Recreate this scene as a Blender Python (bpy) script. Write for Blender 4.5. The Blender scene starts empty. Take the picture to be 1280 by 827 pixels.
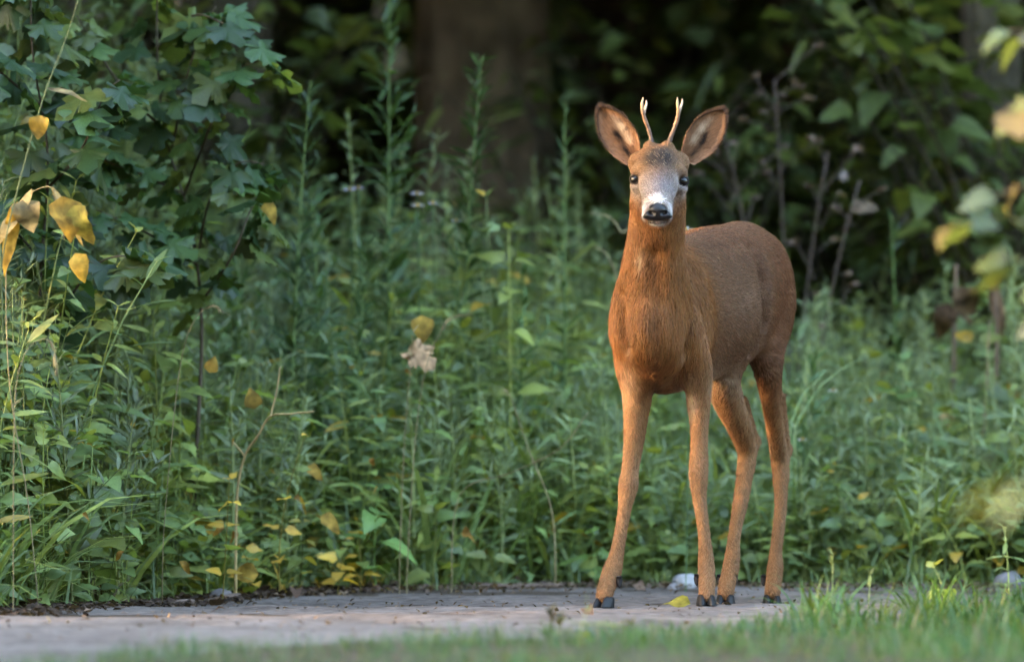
import bpy, math, random
import numpy as np
from mathutils import Vector, Matrix

R = math.radians
rng = np.random.default_rng(7)
random.seed(7)
sc = bpy.context.scene
COL = sc.collection

# ------------------------------------------------------------------ camera
CAM_H, CAM_D, FPX = 0.28, 12.0, 7680.0          # focal length in photo pixels (1280 wide)
PITCH = math.atan((581.0 - 413.5) / FPX)
cam_d = bpy.data.cameras.new('camera')
cam = bpy.data.objects.new('camera', cam_d)
COL.objects.link(cam)
cam.location = (0, -CAM_D, CAM_H)
cam.rotation_euler = (R(90) + PITCH, 0, 0)
cam_d.sensor_width = 36
cam_d.lens = 36 * FPX / 1280
cam_d.clip_start = 0.5
cam_d.clip_end = 600
cam_d.dof.use_dof = True
cam_d.dof.focus_distance = 12.05
cam_d.dof.aperture_fstop = 3.5
cam_d.dof.aperture_blades = 9
sc.camera = cam

# ------------------------------------------------------------------ light
SUN_TO = Vector((-1.0, -0.22, 0.23)).normalized()   # from the scene towards the sun
elev = math.asin(SUN_TO.z)
azim = math.atan2(SUN_TO.x, SUN_TO.y)
w = bpy.data.worlds.new('World'); sc.world = w; w.use_nodes = True
nt = w.node_tree
sky = nt.nodes.new('ShaderNodeTexSky'); sky.sky_type = 'NISHITA'
sky.sun_disc = False; sky.sun_elevation = elev; sky.sun_rotation = azim
sky.air_density = 1.0; sky.dust_density = 1.8; sky.ozone_density = .5
bg = nt.nodes['Background']; bg.inputs['Strength'].default_value = 0.15
nt.links.new(sky.outputs[0], bg.inputs[0])
sd = bpy.data.lights.new('sun', 'SUN'); sd.energy = 2.0; sd.angle = R(0.53); sd.color = (1.0, 0.62, 0.30)
so = bpy.data.objects.new('sun', sd); COL.objects.link(so)
so.rotation_euler = SUN_TO.to_track_quat('Z', 'Y').to_euler()
so.location = SUN_TO * 40
vs = sc.view_settings
vs.view_transform = 'Standard'; vs.look = 'None'; vs.gamma = 1.0; vs.exposure = 4.8
try:
    sc.cycles.use_denoising = True
    sc.cycles.max_bounces = 6; sc.cycles.diffuse_bounces = 3; sc.cycles.glossy_bounces = 2
    sc.cycles.transmission_bounces = 3; sc.cycles.transparent_max_bounces = 6
    sc.cycles.caustics_reflective = False; sc.cycles.caustics_refractive = False
except Exception:
    pass

# ------------------------------------------------------------------ helpers
def P(px, py, y):
    """world point at depth y seen at pixel (px, py) of the 1280x827 photo"""
    a = (px - 640) / FPX; b = (413.5 - py) / FPX
    c, s = math.cos(PITCH), math.sin(PITCH)
    d = np.array([a, c - b * s, s + b * c])
    t = (y + CAM_D) / d[1]
    return np.array([0, -CAM_D, CAM_H]) + d * t
def PX(y):
    return (CAM_D + y) / FPX                        # metres per photo pixel at depth y
def ground_z(x, y):
    x = np.asarray(x, float); y = np.asarray(y, float)
    z = -0.012 * np.clip(y + 0.1, 0, .5) + .014 * np.clip(y - .6, 0, .8) - 0.004 * np.clip(-y - .3, 0, 2)
    z = z + 0.09 * np.clip((y - 1.6) / 3.0, 0, 1) ** 1.5
    z = z + 0.006 * np.sin(x * 1.7 + y * .6) * np.sin(y * 1.1 + .5)
    z = z + 0.02 * np.clip((y - 5), 0, 30) + .42 * np.clip(y - 42, 0, 60)  # far slope added to block the low sky
    return z
def srgb(r, g, b):
    f = lambda c: (c / 255 / 12.92) if c / 255 <= .04045 else ((c / 255 + .055) / 1.055) ** 2.4
    return np.array([f(r), f(g), f(b)])
def unit(v):
    v = np.asarray(v, float)
    return v / np.maximum(np.linalg.norm(v, axis=-1, keepdims=True), 1e-9)

class MB:
    """collects vertices, faces and a vertex colour; build() links ONE mesh object"""
    def __init__(s): s.V, s.C, s.Q, s.T, s.n = [], [], [], [], 0
    def add(s, V, F, C):
        V = np.asarray(V, float).reshape(-1, 3); C = np.asarray(C, float)
        if C.ndim == 1: C = np.tile(C[:3], (len(V), 1))
        s.V.append(V); s.C.append(C)
        F = np.asarray(F, int)
        if F.size:
            (s.Q if F.shape[1] == 4 else s.T).append(F + s.n)
        s.n += len(V)
    def more(s, F):
        F = np.asarray(F, int); (s.Q if F.shape[1] == 4 else s.T).append(F)
    def mesh(s, name, mat, smooth=True):
        V = np.concatenate(s.V); C = np.concatenate(s.C)
        Q = np.concatenate(s.Q) if s.Q else np.zeros((0, 4), int)
        T = np.concatenate(s.T) if s.T else np.zeros((0, 3), int)
        me = bpy.data.meshes.new(name)
        me.vertices.add(len(V)); me.vertices.foreach_set('co', V.astype(np.float32).ravel())
        li = np.concatenate([Q.ravel(), T.ravel()]).astype(np.int32)
        st = np.concatenate([np.arange(len(Q)) * 4, len(Q) * 4 + np.arange(len(T)) * 3]).astype(np.int32)
        me.loops.add(len(li)); me.loops.foreach_set('vertex_index', li)
        me.polygons.add(len(st)); me.polygons.foreach_set('loop_start', st)
        me.update(calc_edges=True)
        me.polygons.foreach_set('use_smooth', np.full(len(st), smooth))
        a = me.attributes.new('col', 'FLOAT_COLOR', 'POINT')
        a.data.foreach_set('color', np.c_[C, np.ones(len(C))].astype(np.float32).ravel())
        me.materials.append(mat)
        return me
    def build(s, name, mat, parent=None, smooth=True):
        return link(name, s.mesh(name, mat, smooth), parent)
def link(name, data, parent=None):
    o = bpy.data.objects.new(name, data); COL.objects.link(o)
    if parent is not None: o.parent = parent
    return o
def tag(o, label=None, cat=None, group=None, kind=None):
    if label: o['label'] = label
    if cat: o['category'] = cat
    if group: o['group'] = group
    if kind: o['kind'] = kind
    return o
def empty(name, loc=(0, 0, 0), rz=0, scale=1.0):
    o = bpy.data.objects.new(name, None); COL.objects.link(o)
    o.location = loc; o.rotation_euler = (0, 0, rz); o.scale = (scale,) * 3
    o.empty_display_size = .05
    return o
def copy_tree(o, parent=None):
    c = o.copy(); COL.objects.link(c)
    if parent is not None: c.parent = parent
    for ch in KIDS.get(o.name, []): copy_tree(ch, c)
    return c
KIDS = {}
def kid(o, parent):
    KIDS.setdefault(parent.name, []).append(o); return o

def tube(mb, pts, rad, col, sides=6, cap=True):
    pts = np.asarray(pts, float); n = len(pts)
    rad = np.broadcast_to(np.asarray(rad, float), (n,))
    t = unit(np.gradient(pts, axis=0))
    ref = np.array([0, 0, 1.0]) if abs(t[0][2]) < .9 else np.array([1.0, 0, 0])
    V = []
    for i in range(n):
        u = unit(np.cross(t[i], ref)); v = np.cross(t[i], u); ref = np.cross(u, t[i]) if np.linalg.norm(np.cross(t[i], ref)) > 1e-6 else ref
        a = np.arange(sides) * 2 * np.pi / sides
        V.append(pts[i] + rad[i] * (np.cos(a)[:, None] * u + np.sin(a)[:, None] * v))
    V = np.concatenate(V); base = mb.n
    F = [[i * sides + j, i * sides + (j + 1) % sides, (i + 1) * sides + (j + 1) % sides, (i + 1) * sides + j]
         for i in range(n - 1) for j in range(sides)]
    C = np.asarray(col, float)
    if C.ndim == 2: C = np.repeat(C, sides, axis=0)
    mb.add(V, F, C)
    if cap:
        for k, ring in ((0, range(sides)), (n - 1, range(sides))):
            r = [base + k * sides + j for j in ring]
            if sides == 4: mb.more([r])
            else: mb.more([[r[0], r[j], r[j + 1]] for j in range(1, sides - 1)])
def bez(p0, p1, p2, n=8):
    t = np.linspace(0, 1, n)[:, None]
    return (1 - t) ** 2 * np.asarray(p0) + 2 * t * (1 - t) * np.asarray(p1) + t ** 2 * np.asarray(p2)

# ------------------------------------------------------------------ materials
def new_mat(name):
    m = bpy.data.materials.new(name); m.use_nodes = True
    nt = m.node_tree; b = nt.nodes['Principled BSDF']
    return m, nt, b
def node(nt, t, **kw):
    n = nt.nodes.new(t)
    for k, v in kw.items(): setattr(n, k, v)
    return n
def foliage_mat(name, trans=.42, rough=.45, jitter=.35, spec=.5, blotch=(.72, 1.25)):
    m, nt, b = new_mat(name); L = nt.links.new
    at = node(nt, 'ShaderNodeAttribute', attribute_name='col')
    oi = node(nt, 'ShaderNodeObjectInfo')
    mr = node(nt, 'ShaderNodeMapRange'); mr.inputs[3].default_value = 1 - jitter; mr.inputs[4].default_value = 1 + jitter
    L(oi.outputs['Random'], mr.inputs[0])
    tc = node(nt, 'ShaderNodeTexCoord')
    nz = node(nt, 'ShaderNodeTexNoise'); nz.inputs['Scale'].default_value = 45; nz.inputs['Detail'].default_value = 3
    L(tc.outputs['Object'], nz.inputs['Vector'])
    mr2 = node(nt, 'ShaderNodeMapRange'); mr2.inputs[1].default_value = .3; mr2.inputs[2].default_value = .7
    mr2.inputs[3].default_value = blotch[0]; mr2.inputs[4].default_value = blotch[1]
    L(nz.outputs['Fac'], mr2.inputs[0])
    mu = node(nt, 'ShaderNodeMath', operation='MULTIPLY'); L(mr.outputs[0], mu.inputs[0]); L(mr2.outputs[0], mu.inputs[1])
    vm = node(nt, 'ShaderNodeVectorMath', operation='SCALE'); L(at.outputs['Color'], vm.inputs[0]); L(mu.outputs[0], vm.inputs['Scale'])
    L(vm.outputs[0], b.inputs['Base Color'])
    b.inputs['Roughness'].default_value = rough
    b.inputs['Specular IOR Level'].default_value = spec
    tr = node(nt, 'ShaderNodeBsdfTranslucent')
    tint = node(nt, 'ShaderNodeVectorMath', operation='MULTIPLY'); tint.inputs[1].default_value = (1.5, 1.35, .6)
    L(vm.outputs[0], tint.inputs[0]); L(tint.outputs[0], tr.inputs['Color'])
    mx = node(nt, 'ShaderNodeMixShader'); mx.inputs[0].default_value = trans
    L(b.outputs[0], mx.inputs[1]); L(tr.outputs[0], mx.inputs[2])
    L(mx.outputs[0], nt.nodes['Material Output'].inputs['Surface'])
    return m
M_LEAF = foliage_mat('leaf_green')
M_DRY = foliage_mat('dry_plant', trans=.3, rough=.75, jitter=.25, spec=.2, blotch=(.35, 1.35))
M_STEM = foliage_mat('plant_stem', trans=.05, rough=.6, jitter=.2, spec=.3)
def col_mat(name, rough=.6, spec=.3, scale=0, amt=.3, bump=0, sheen=0):
    m, nt, b = new_mat(name); L = nt.links.new
    at = node(nt, 'ShaderNodeAttribute', attribute_name='col')
    out = at.outputs['Color']
    b.inputs['Roughness'].default_value = rough; b.inputs['Specular IOR Level'].default_value = spec
    if scale:
        tc = node(nt, 'ShaderNodeTexCoord')
        nz = node(nt, 'ShaderNodeTexNoise'); nz.inputs['Scale'].default_value = scale; nz.inputs['Detail'].default_value = 6
        L(tc.outputs['Object'], nz.inputs['Vector'])
        mr = node(nt, 'ShaderNodeMapRange'); mr.inputs[1].default_value = .3; mr.inputs[2].default_value = .7
        mr.inputs[3].default_value = 1 - amt; mr.inputs[4].default_value = 1 + amt
        L(nz.outputs['Fac'], mr.inputs[0])
        vm = node(nt, 'ShaderNodeVectorMath', operation='SCALE'); L(out, vm.inputs[0]); L(mr.outputs[0], vm.inputs['Scale'])
        out = vm.outputs[0]
        if bump:
            bp = node(nt, 'ShaderNodeBump'); bp.inputs['Strength'].default_value = .6; bp.inputs['Distance'].default_value = bump
            L(nz.outputs['Fac'], bp.inputs['Height']); L(bp.outputs[0], b.inputs['Normal'])
    L(out, b.inputs['Base Color'])
    return m
M_SKIN = col_mat('deer_coat_base', rough=.8, spec=.1, scale=60, amt=.12)
M_FUR = col_mat('deer_fur', rough=.55, spec=.25)
M_ANTLER = col_mat('antler_bone', rough=.55, spec=.4, scale=160, amt=.35, bump=.002)
M_HOOF = col_mat('hoof_horn', rough=.55, spec=.25, scale=120, amt=.25, bump=.0006)
M_NOSE = col_mat('wet_nose', rough=.38, spec=.3, scale=900, amt=.2, bump=.0007)
M_EYE = col_mat('dark_eye', rough=.06, spec=.3)
M_BARK = col_mat('bark', rough=.9, spec=.1, scale=7, amt=.5, bump=.03)
M_STONE = col_mat('stone', rough=.8, spec=.2, scale=40, amt=.25, bump=.004)

def ground_mat(name, cols, scale, bump):
    m, nt, b = new_mat(name); L = nt.links.new
    tc = node(nt, 'ShaderNodeTexCoord')
    n1 = node(nt, 'ShaderNodeTexNoise'); n1.inputs['Scale'].default_value = scale; n1.inputs['Detail'].default_value = 8; n1.inputs['Roughness'].default_value = .65
    n2 = node(nt, 'ShaderNodeTexNoise'); n2.inputs['Scale'].default_value = scale * 14; n2.inputs['Detail'].default_value = 5
    L(tc.outputs['Object'], n1.inputs['Vector']); L(tc.outputs['Object'], n2.inputs['Vector'])
    ad = node(nt, 'ShaderNodeMath', operation='MULTIPLY_ADD'); ad.inputs[1].default_value = .55
    L(n2.outputs['Fac'], ad.inputs[0]); 
    sc1 = node(nt, 'ShaderNodeMath', operation='MULTIPLY'); sc1.inputs[1].default_value = .6; L(n1.outputs['Fac'], sc1.inputs[0])
    L(sc1.outputs[0], ad.inputs[2])
    cr = node(nt, 'ShaderNodeValToRGB'); e = cr.color_ramp.elements
    e[0].position = .38; e[0].color = (*cols[0], 1); e[1].position = .75; e[1].color = (*cols[2], 1)
    mid = e.new(.55); mid.color = (*cols[1], 1)
    L(ad.outputs[0], cr.inputs[0]); L(cr.outputs[0], b.inputs['Base Color'])
    b.inputs['Roughness'].default_value = .9; b.inputs['Specular IOR Level'].default_value = .15
    bp = node(nt, 'ShaderNodeBump'); bp.inputs['Strength'].default_value = .8; bp.inputs['Distance'].default_value = bump
    L(ad.outputs[0], bp.inputs['Height']); L(bp.outputs[0], b.inputs['Normal'])
    return m
M_SOIL = ground_mat('forest_soil', [(.02, .014, .009), (.05, .035, .024), (.10, .07, .05)], 6, .02)
M_PATH = ground_mat('trodden_path', [(.034, .026, .021), (.112, .089, .077), (.195, .163, .148)], 2.6, .014)

# ------------------------------------------------------------------ ground and path
def grid_sheet(name, xs, ys, zf, mat, kind='structure', dz=0):
    X, Y = np.meshgrid(xs, ys, indexing='ij')
    Z = zf(X, Y) + dz
    nx, ny = len(xs), len(ys)
    i, j = np.meshgrid(np.arange(nx - 1), np.arange(ny - 1), indexing='ij')
    a = (i * ny + j).ravel()
    F = np.c_[a, a + ny, a + ny + 1, a + 1]
    mb = MB(); mb.add(np.c_[X.ravel(), Y.ravel(), Z.ravel()], F, (1, 1, 1))
    o = mb.build(name, mat); o['kind'] = kind
    return o
xs = np.concatenate([np.linspace(-250, -6, 12), np.linspace(-5, 5, 60), np.linspace(6, 250, 12)])
ys = np.concatenate([np.linspace(-60, -5, 10), np.linspace(-4.5, 8, 70), np.linspace(9, 400, 24)])
grid_sheet('ground', xs, ys, ground_z, M_SOIL)

def path_far(x):  return np.interp(x, [-5, -1.3, -1.0, -.72, -.55, -.3, 0, .5, 1.0, 5], [-.9, -.75, -.45, .55, 1.15, 1.45, 1.58, 1.66, 1.6, 1.7]) + .05 * np.sin(x * 6.3) + .03 * np.sin(x * 17 + 1) + .02 * np.sin(x * 41)
def path_near(x): return np.interp(x, [-5, -.75, -.57, -.35, 0, .3, .55, 1.0, 5], [-5.5, -3.9, -2.85, -2.45, -2.2, -1.85, -1.15, -.85, -.9]) + .07 * np.sin(x * 5.1 + 2)
bumpn = rng.normal(size=(16, 2)); bumpp = rng.uniform(0, 6.28, 16); bumpf = rng.uniform(4, 28, 16)
def micro(x, y):
    z = 0
    for (a, b), p, f in zip(bumpn, bumpp, bumpf):
        z = z + np.sin((a * x + b * y) * f + p) / f
    return z * .012
mb = MB()
xs = np.linspace(-5, 5, 420); vsn = np.linspace(0, 1, 120)
X = np.repeat(xs, len(vsn)); T = np.tile(vsn, len(xs))
Y = path_near(X) * (1 - T) + path_far(X) * T
edge = np.minimum(T, 1 - T)
Z = ground_z(X, Y) + .008 * np.clip(edge / .06, 0, 1) - .004 + micro(X, Y) * np.clip(edge / .1, 0, 1)
ny = len(vsn); i, j = np.meshgrid(np.arange(len(xs) - 1), np.arange(ny - 1), indexing='ij'); a = (i * ny + j).ravel()
mb.add(np.c_[X, Y, Z], np.c_[a, a + ny, a + ny + 1, a + 1], (1, 1, 1))
mb.build('path', M_PATH)['kind'] = 'structure'
def path_z(x, y): return float(ground_z(x, y) + .004 + micro(np.float64(x), np.float64(y)))

# ------------------------------------------------------------------ the roe deer
VOX = .0035
LO = np.array([.12, -.47, -.02]); HI = np.array([.66, .68, .97])
NG = np.ceil((HI - LO) / VOX).astype(int)
FLD = np.full(NG, 1.0, np.float32)
def box(lo, hi):
    a = np.clip(np.floor((lo - LO) / VOX).astype(int), 0, NG); b = np.clip(np.ceil((hi - LO) / VOX).astype(int), 0, NG)
    s = tuple(slice(i, j) for i, j in zip(a, b))
    g = [LO[k] + VOX * np.arange(a[k], b[k], dtype=np.float32) for k in range(3)]
    return s, g[0][:, None, None], g[1][None, :, None], g[2][None, None, :]
def smin(s, d, k):
    f = FLD[s]
    h = np.clip(k - np.abs(f - d), 0, None) / k
    FLD[s] = np.minimum(f, d) - h * h * k * .25
def smax_sub(s, d, k):                         # subtract
    f = FLD[s]; d = -d
    h = np.clip(k - np.abs(f - d), 0, None) / k
    FLD[s] = np.maximum(f, d) + h * h * k * .25
def cone(a, b, ra, rb, k=.02, sub=False):
    a = np.asarray(a); b = np.asarray(b); m = max(ra, rb) + k + .01
    s, X, Y, Z = box(np.minimum(a, b) - m, np.maximum(a, b) + m)
    ab = b - a; L2 = ab @ ab
    t = np.clip(((X - a[0]) * ab[0] + (Y - a[1]) * ab[1] + (Z - a[2]) * ab[2]) / L2, 0, 1)
    d = np.sqrt((X - a[0] - t * ab[0]) ** 2 + (Y - a[1] - t * ab[1]) ** 2 + (Z - a[2] - t * ab[2]) ** 2) - (ra + (rb - ra) * t)
    (smax_sub if sub else smin)(s, d, k)
def ell(c, r, rot=None, k=.02, sub=False):
    c = np.asarray(c); r = np.asarray(r); m = max(r) + k + .01
    s, X, Y, Z = box(c - m, c + m)
    Rm = np.eye(3) if rot is None else np.array(rot)      # rows = local axes
    q = [((X - c[0]) * Rm[i, 0] + (Y - c[1]) * Rm[i, 1] + (Z - c[2]) * Rm[i, 2]) / r[i] for i in range(3)]
    k0 = np.sqrt(q[0] ** 2 + q[1] ** 2 + q[2] ** 2)
    k1 = np.sqrt((q[0] / r[0]) ** 2 + (q[1] / r[1]) ** 2 + (q[2] / r[2]) ** 2)
    d = k0 * (k0 - 1) / np.maximum(k1, 1e-6)
    (smax_sub if sub else smin)(s, d, k)
# densify with Catmull-Rom and union ellipsoid slabs
def catmull(A, n):
    A = np.asarray(A, float); out = []
    for i in range(len(A) - 1):
        p0, p1, p2, p3 = A[max(i - 1, 0)], A[i], A[i + 1], A[min(i + 2, len(A) - 1)]
        for t in np.arange(n) / n:
            out.append(.5 * ((2 * p1) + (p2 - p0) * t + (2 * p0 - 5 * p1 + 4 * p2 - p3) * t * t + (3 * p1 - p0 - 3 * p2 + p3) * t ** 3))
    out.append(A[-1]); return np.array(out)
def chain(lst, k=.018):
    """one smooth tapering limb: cones joined without bulges, then melted into the body"""
    A = catmull(lst, 4)
    pts = np.array([P(a, b, y) for a, b, y, r in A]); rad = np.array([r * PX(y) for a, b, y, r in A])
    m = rad.max() + k + .01
    s, X, Y, Z = box(pts.min(0) - m, pts.max(0) + m)
    D = np.full(FLD[s].shape, 1.0, np.float32)
    for a, b, ra, rb in zip(pts[:-1], pts[1:], rad[:-1], rad[1:]):
        ab = b - a; t = np.clip(((X - a[0]) * ab[0] + (Y - a[1]) * ab[1] + (Z - a[2]) * ab[2]) / (ab @ ab), 0, 1)
        D = np.minimum(D, np.sqrt((X - a[0] - t * ab[0]) ** 2 + (Y - a[1] - t * ab[1]) ** 2 + (Z - a[2] - t * ab[2]) ** 2) - (ra + (rb - ra) * t))
    smin(s, D, k)

AX = unit(P(935, 362, .42) - P(826, 400, -.03)); AX[2] = 0; AX = unit(AX)      # body axis, front to back
LAT = unit(np.cross(AX, [0, 0, 1.0]))
TOR = [(817, 408, -.165, 28, 46), (818, 404, -.115, 42, 66), (827, 401, -.03, 50, 88), (851, 391, .08, 59, 95), (877, 381, .2, 64, 95),
       (906, 370, .31, 60, 88), (929, 363, .42, 57, 84), (942, 372, .52, 45, 72), (949, 386, .57, 28, 48)]
for px, py, y, wd, hg in catmull(TOR, 9):
    ell(P(px, py, y), (.06, wd * PX(y), hg * PX(y)), [AX, LAT, [0, 0, 1]], .008)
# shoulder blades, chest keel, haunches
ell(P(791, 398, -.07), (.032, .04, .105), None, .025)
ell(P(858, 400, -.02), (.045, .04, .11), None, .03)
ell(P(862, 447, -.05), (.032, .03, .05), None, .02)
ell(P(790, 447, -.07), (.030, .03, .05), None, .02)
ell(P(816, 424, -.165), (.034, .03, .05), None, .02)
ell(P(960, 375, .43), (.043, .10, .125), [LAT, AX, [0, 0, 1]], .02)
ell(P(905, 390, .40), (.05, .10, .12), [LAT, AX, [0, 0, 1]], .02)
ell(P(910, 400, .19), (.10, .055, .080), [AX, LAT, [0, 0, 1]], .02)
# neck
for a, b in zip(*(lambda c: (c[:-1], c[1:]))(catmull([(816, 412, -.10, 51), (817, 372, -.125, 43), (818, 335, -.15, 33.5), (819.5, 305, -.172, 29), (822, 270, -.188, 28.5), (823, 235, -.20, 29)], 3))):
    cone(P(*a[:3]), P(*b[:3]), a[3] * PX(a[2]), b[3] * PX(b[2]), .02)
cone(P(822, 380, -.02), P(821, 285, -.13), .050, .030, .03)            # back of the neck to the withers
cone(P(808, 330, -.185), P(806, 430, -.17), .012, .022, .03)            # two muscle cords of the throat
cone(P(828, 335, -.185), P(834, 430, -.165), .012, .020, .03)
# grooves: between the throat cords, neck to shoulder, flank to thigh, front of the shoulder
cone(P(819, 315, -.222), P(823, 455, -.232), .007, .010, .025, sub=True)
cone(P(858, 330, -.10), P(852, 430, -.135), .010, .012, .03, sub=True)
cone(P(776, 365, -.16), P(785, 430, -.165), .006, .010, .025, sub=True)
for a, b in (((942, 312, .25), (953, 352, .245)), ((953, 352, .245), (950, 400, .245)), ((950, 400, .245), (932, 440, .24))):
    cone(P(*a), P(*b), .012, .012, .03, sub=True)
# head
ell(P(823.5, 209, -.215), (31 * PX(-.2), .075, 27 * PX(-.2)), None, .02)
ell(P(823.5, 227, -.24), (34.5 * PX(-.2), .055, 21 * PX(-.2)), None, .02)
ell(P(822.5, 249, -.225), (28.5 * PX(-.2), .06, 25 * PX(-.2)), None, .025)   # jaw and cheeks
FN = [(823, 217, -.275, 24), (823, 233, -.31, 20.5), (822, 250, -.345, 16), (822, 260, -.368, 14.5)]
for a, b in zip(FN[:-1], FN[1:]): cone(P(*a[:3]), P(*b[:3]), a[3] * PX(-.3), b[3] * PX(-.3), .02)
cone(P(822, 262, -.28), P(822, 271, -.355), 17 * PX(-.3), 10 * PX(-.3), .015)    # lower jaw and chin
ell(P(822, 275.5, -.364), (10.5 * PX(-.36), .012, 4.4 * PX(-.36)), None, .006)
ell(P(822, 265, -.362), (15.5 * PX(-.36), .022, 12 * PX(-.36)), None, .01)
for sx in (-1, 1):
    ell(P(823.7 + sx * 24, 214 + sx * 1.2, -.262), (.016, .018, .010), None, .015)            # brow ridges
    ell(P(823.7 + sx * 27.5, 235 + sx * 1.2, -.262), (.013, .02, .008), None, .012)
    cone(P(823.5 + sx * 11, 190, -.225), P(823.5 + sx * 11.5, 183, -.222), .014, .011, .012)   # pedicles
    ell(P(823.5 + sx * 28, 203, -.20), (.015, .018, .017), None, .02)                           # ear bases
    ell(P(824 + sx * 29.8, 226 + sx * 1.3, -.276), (.0095, .012, .0092), None, .006, sub=True)  # eye sockets
# legs
chain([(803, 418, -.095, 28), (799, 462, -.08, 24), (796.5, 496, -.06, 18), (793, 545, -.055, 13), (788, 585, -.06, 10.6), (785.5, 606, -.068, 12.0),
       (780, 640, -.08, 8.0), (772, 686, -.10, 8.3), (765, 714, -.115, 11.6), (757.5, 735, -.145, 10.2), (755, 745, -.158, 9.6)])
chain([(851, 418, -.085, 27), (867, 458, -.07, 22), (873, 492, -.05, 15.5), (874, 548, -.05, 10.6), (873, 592, -.068, 11.8),
       (874.5, 624, -.075, 8.6), (880, 666, -.09, 7.2), (883, 708, -.10, 10.4), (883.5, 735, -.13, 10), (883.3, 746, -.142, 9.4)])
chain([(915, 400, .36, 44), (903, 462, .28, 25), (910, 500, .31, 19), (924, 532, .36, 15.5), (933, 564, .405, 11.5),
       (930, 600, .39, 9.6), (926, 625, .375, 9.3), (918, 668, .345, 7.5), (914, 706, .315, 10.2), (908, 733, .285, 10.0), (907, 742.5, .270, 9.2)])
cone(P(928, 500, .40), P(944, 551, .445), .011, .0085, .012); cone(P(944, 551, .445), P(933, 585, .405), .0095, .012, .012)
chain([(950, 385, .43, 42), (958, 448, .385, 21), (964, 496, .42, 12.8), (970, 540, .485, 10.8), (974, 575, .525, 10.4),
       (976, 612, .515, 8.4), (975, 643, .50, 7.5), (970, 688, .475, 7.6), (969, 709, .46, 9.8), (966.2, 734, .437, 9.6), (965.5, 741.5, .422, 9.0)])
cone(P(974, 495, .50), P(983, 562, .565), .012, .0085, .012); cone(P(983, 562, .565), P(977, 598, .525), .009, .011, .012)

def surface_nets(F):
    S = F < 0
    c = [(0,0,0),(1,0,0),(0,1,0),(1,1,0),(0,0,1),(1,0,1),(0,1,1),(1,1,1)]
    n = np.array(F.shape) - 1
    sl = lambda o: tuple(slice(o[k], o[k] + n[k]) for k in range(3))
    cnt = sum(S[sl(o)].astype(np.int8) for o in c)
    act = np.argwhere((cnt > 0) & (cnt < 8))
    vals = np.stack([F[act[:, 0] + o[0], act[:, 1] + o[1], act[:, 2] + o[2]] for o in c], 1)
    E = [(0,1),(2,3),(4,5),(6,7),(0,2),(1,3),(4,6),(5,7),(0,4),(1,5),(2,6),(3,7)]
    acc = np.zeros((len(act), 3)); num = np.zeros(len(act)); ca = np.array(c, float)
    for a, b in E:
        fa, fb = vals[:, a], vals[:, b]; m = (fa < 0) != (fb < 0)
        t = fa[m] / (fa[m] - fb[m])
        acc[m] += ca[a] + t[:, None] * (ca[b] - ca[a]); num[m] += 1
    V = LO + VOX * (act + acc / num[:, None])
    idx = np.full(n, -1, np.int32); idx[tuple(act.T)] = np.arange(len(act))
    Q = []
    for ax in range(3):
        o = [0, 0, 0]; o[ax] = 1
        A = S[tuple(slice(0, S.shape[k] - o[k]) for k in range(3))]; B = S[tuple(slice(o[k], None) for k in range(3))]
        e = np.argwhere(A != B); u, v = [(1, 2), (2, 0), (0, 1)][ax]
        e = e[(e[:, u] > 0) & (e[:, v] > 0) & (e[:, u] < n[u]) & (e[:, v] < n[v])]
        du = np.eye(3, dtype=int)[u]; dv = np.eye(3, dtype=int)[v]
        q = np.stack([idx[tuple((e - du - dv).T)], idx[tuple((e - dv).T)], idx[tuple(e.T)], idx[tuple((e - du).T)]], 1)
        flip = ~A[tuple(e.T)]
        q[flip] = q[flip][:, ::-1]
        Q.append(q)
    return V, np.concatenate(Q)
BV, BF = surface_nets(FLD)
del FLD
# light smoothing
def smooth(V, F, it):
    ed = np.concatenate([F[:, [0, 1]], F[:, [1, 2]], F[:, [2, 3]], F[:, [3, 0]]])
    for _ in range(it):
        acc = np.zeros_like(V); n = np.zeros(len(V))
        for k in range(3): acc[:, k] = np.bincount(ed[:, 0], V[ed[:, 1], k], len(V)) + np.bincount(ed[:, 1], V[ed[:, 0], k], len(V))
        n = np.bincount(ed[:, 0], minlength=len(V)) + np.bincount(ed[:, 1], minlength=len(V))
        V = V * .5 + .5 * acc / n[:, None]
    return V
BV = smooth(BV, BF, 3)

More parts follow.
